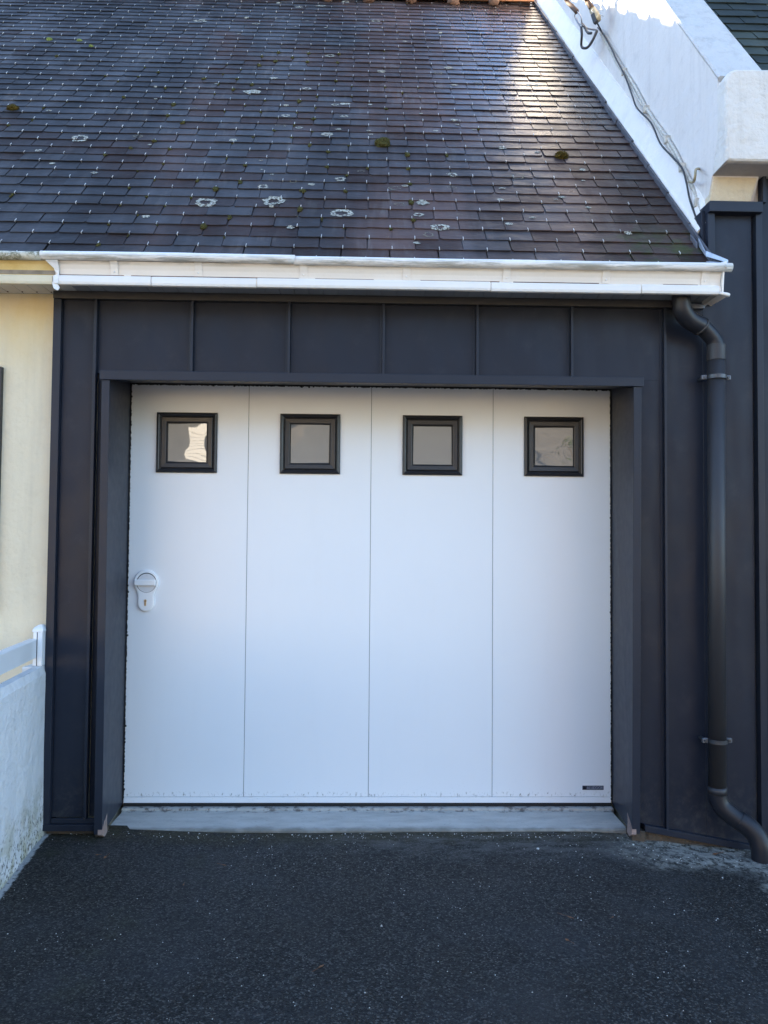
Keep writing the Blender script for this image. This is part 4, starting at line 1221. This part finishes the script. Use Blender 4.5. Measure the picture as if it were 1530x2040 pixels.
# ------------------------------------------------------------------ grit, chips and leaves on the driveway
gr = random.Random(8); mb = MB()
def chip(x, y, s):
    z = gz(x, y)+s*.25
    n = 6; a0 = gr.random()*6
    lo = [Vector((x+math.cos(a0+k)*s*gr.uniform(.6, 1), y+math.sin(a0+k)*s*gr.uniform(.5, 1), z-s*.3)) for k in [2*math.pi*i/n for i in range(n)]]
    hi = [Vector((p.x*.6+x*.4, p.y*.6+y*.4, z+s*gr.uniform(.15, .4))) for p in lo]
    mb.loft([lo, hi])
for _ in range(2200):
    x, y = gr.uniform(-.2, 2.95), -.30-abs(gr.gauss(0, .9))
    if y < -2.3 or noise.noise(Vector((x*2.3, y*2.3, 9)))+.25*gr.random() < .05: continue
    chip(x, y, .0007+.0026*gr.random()**3)
for _ in range(260):
    x, y = gr.uniform(-.15, 2.6), gr.uniform(-.345, -.283)
    chip(x, y, .0012+.0032*gr.random()**2)
for _ in range(90):
    x, y = gr.gauss(2.55, .25), gr.uniform(-.55, -.36)
    chip(min(x, 2.93), y, .001+.003*gr.random()**2)
for x, y, s in ((1.92, -.46, .008), (2.67, -1.34, .008), (2.86, -.62, .010), (2.35, -.40, .006), (2.62, -.66, .005), (1.24, -1.1, .006)):
    chip(x, y, s)
mb.build('white_grit', M_GRIT, None, kind='stuff')
lf = MB()
for k, (x, y) in enumerate(((.09, -.55), (.13, -.57), (1.9, -1.05), (2.05, -1.05), (1.85, -1.2), (2.7, -.42), (.5, -.8), (.62, -.62), (1.05, -1.35))):
    a = k*1.3; z = gz(x, y)+.003; s = .006+.004*(k % 3)
    d = Vector((math.cos(a), math.sin(a), .1)); e = Vector((-math.sin(a), math.cos(a), .2))
    c = Vector((x, y, z))
    A = [c-d*s, c+e*s*.45, c+d*s, c-e*s*.45]
    lf.prism(A, [p+Vector((0, 0, .0012)) for p in A])
    lf.tube([c+d*s, c+d*s*3.2], .0006, 4)
lf.build('leaf_litter', M_LEAF, None, kind='stuff')

# ------------------------------------------------------------------ the sunny side of the street, seen only in the panes
op = empty('opposite_house', 'sunlit cream house with slate roof across the street, mirrored in the door panes', 'house')
bx('wall', -16, 14, -27, -18, -.1, 3.0, M_FAR_WALL, op, bevel=0)
MB().prism([Vector((-16.4, -17.6, 2.9)), Vector((-16.4, -22.5, 8.4)), Vector((-16.4, -27.4, 2.9))], [Vector((14.4, -17.6, 2.9)), Vector((14.4, -22.5, 8.4)), Vector((14.4, -27.4, 2.9))]).build('roof', mat_plain('sunny_slate', (.13, .125, .12), .6, var=.2, scale=3), op)
dm = bx('dormer', -5.6, -2.2, -21.5, -17.9, 2.9, 5.6, mat_plain('slate_hung_dormer', (.10, .10, .10), .7, var=.2), op, bevel=0)
bx('window', -4.14, -3.42, -17.92, -17.86, 3.28, 4.62, M_FAR_WHITE, op, bevel=0)
for i in range(9): bx('shutter_slat', -4.14, -3.42, -17.858, -17.835, 3.30+i*.147, 3.30+i*.147+.125, M_FAR_WHITE, op, bevel=0) if i < 9 else None

sh = empty('gabled_house', 'grey gabled house across the street, mirrored in the middle door panes', 'house')
MB().prism([Vector((-1.4, -15.5, -.1)), Vector((5.6, -15.5, -.1)), Vector((5.6, -15.5, 3.0)), Vector((2.1, -15.5, 6.6)), Vector((-1.4, -15.5, 3.0))],
           [Vector((-1.4, -17.4, -.1)), Vector((5.6, -17.4, -.1)), Vector((5.6, -17.4, 3.0)), Vector((2.1, -17.4, 6.6)), Vector((-1.4, -17.4, 3.0))]).build('wall', mat_plain('blue_grey_render', (.115, .12, .13), .85, var=.06), sh)
tree = empty('garden_tree', 'small leafy tree across the street, mirrored in the right-hand door pane', 'tree')
MB().tube([(6.5, -13.6, -.1), (6.52, -13.6, 1.6), (6.4, -13.6, 3.0), (6.45, -13.6, 4.6)], [.14, .11, .08, .03], 8).build('trunk', M_BRANCH, tree, smooth=True)
tr_ = random.Random(6); mb = MB()
for k in range(14):
    z = 1.8+k*.19; a = k*2.4; l = .8-.03*k
    mb.tube([(6.45, -13.6, z), (6.45+math.cos(a)*l*.6, -13.6+math.sin(a)*l*.6, z+.4), (6.45+math.cos(a)*l, -13.6+math.sin(a)*l, z+.9)], [.04, .025, .008], 5)
mb.build('branches', M_BRANCH, tree)
mb = MB()
for k in range(1500):
    c = Vector((6.45+tr_.gauss(0, .38), -13.6+tr_.gauss(0, .55), 3.7+tr_.gauss(0, .75)))
    if noise.noise(c*1.7) < -.05: continue
    d = Vector((tr_.uniform(-1, 1), tr_.uniform(-1, 1), tr_.uniform(-1, 1))).normalized()*.07; e2 = d.cross(Vector((tr_.random(), tr_.random(), tr_.random()))).normalized()*.04
    mb.add([c-d, c+e2, c+d, c-e2], [(0, 1, 2, 3)])
mb.build('crown', mat_plain('tree_leaves', (.06, .08, .03), .6, var=.3), tree)
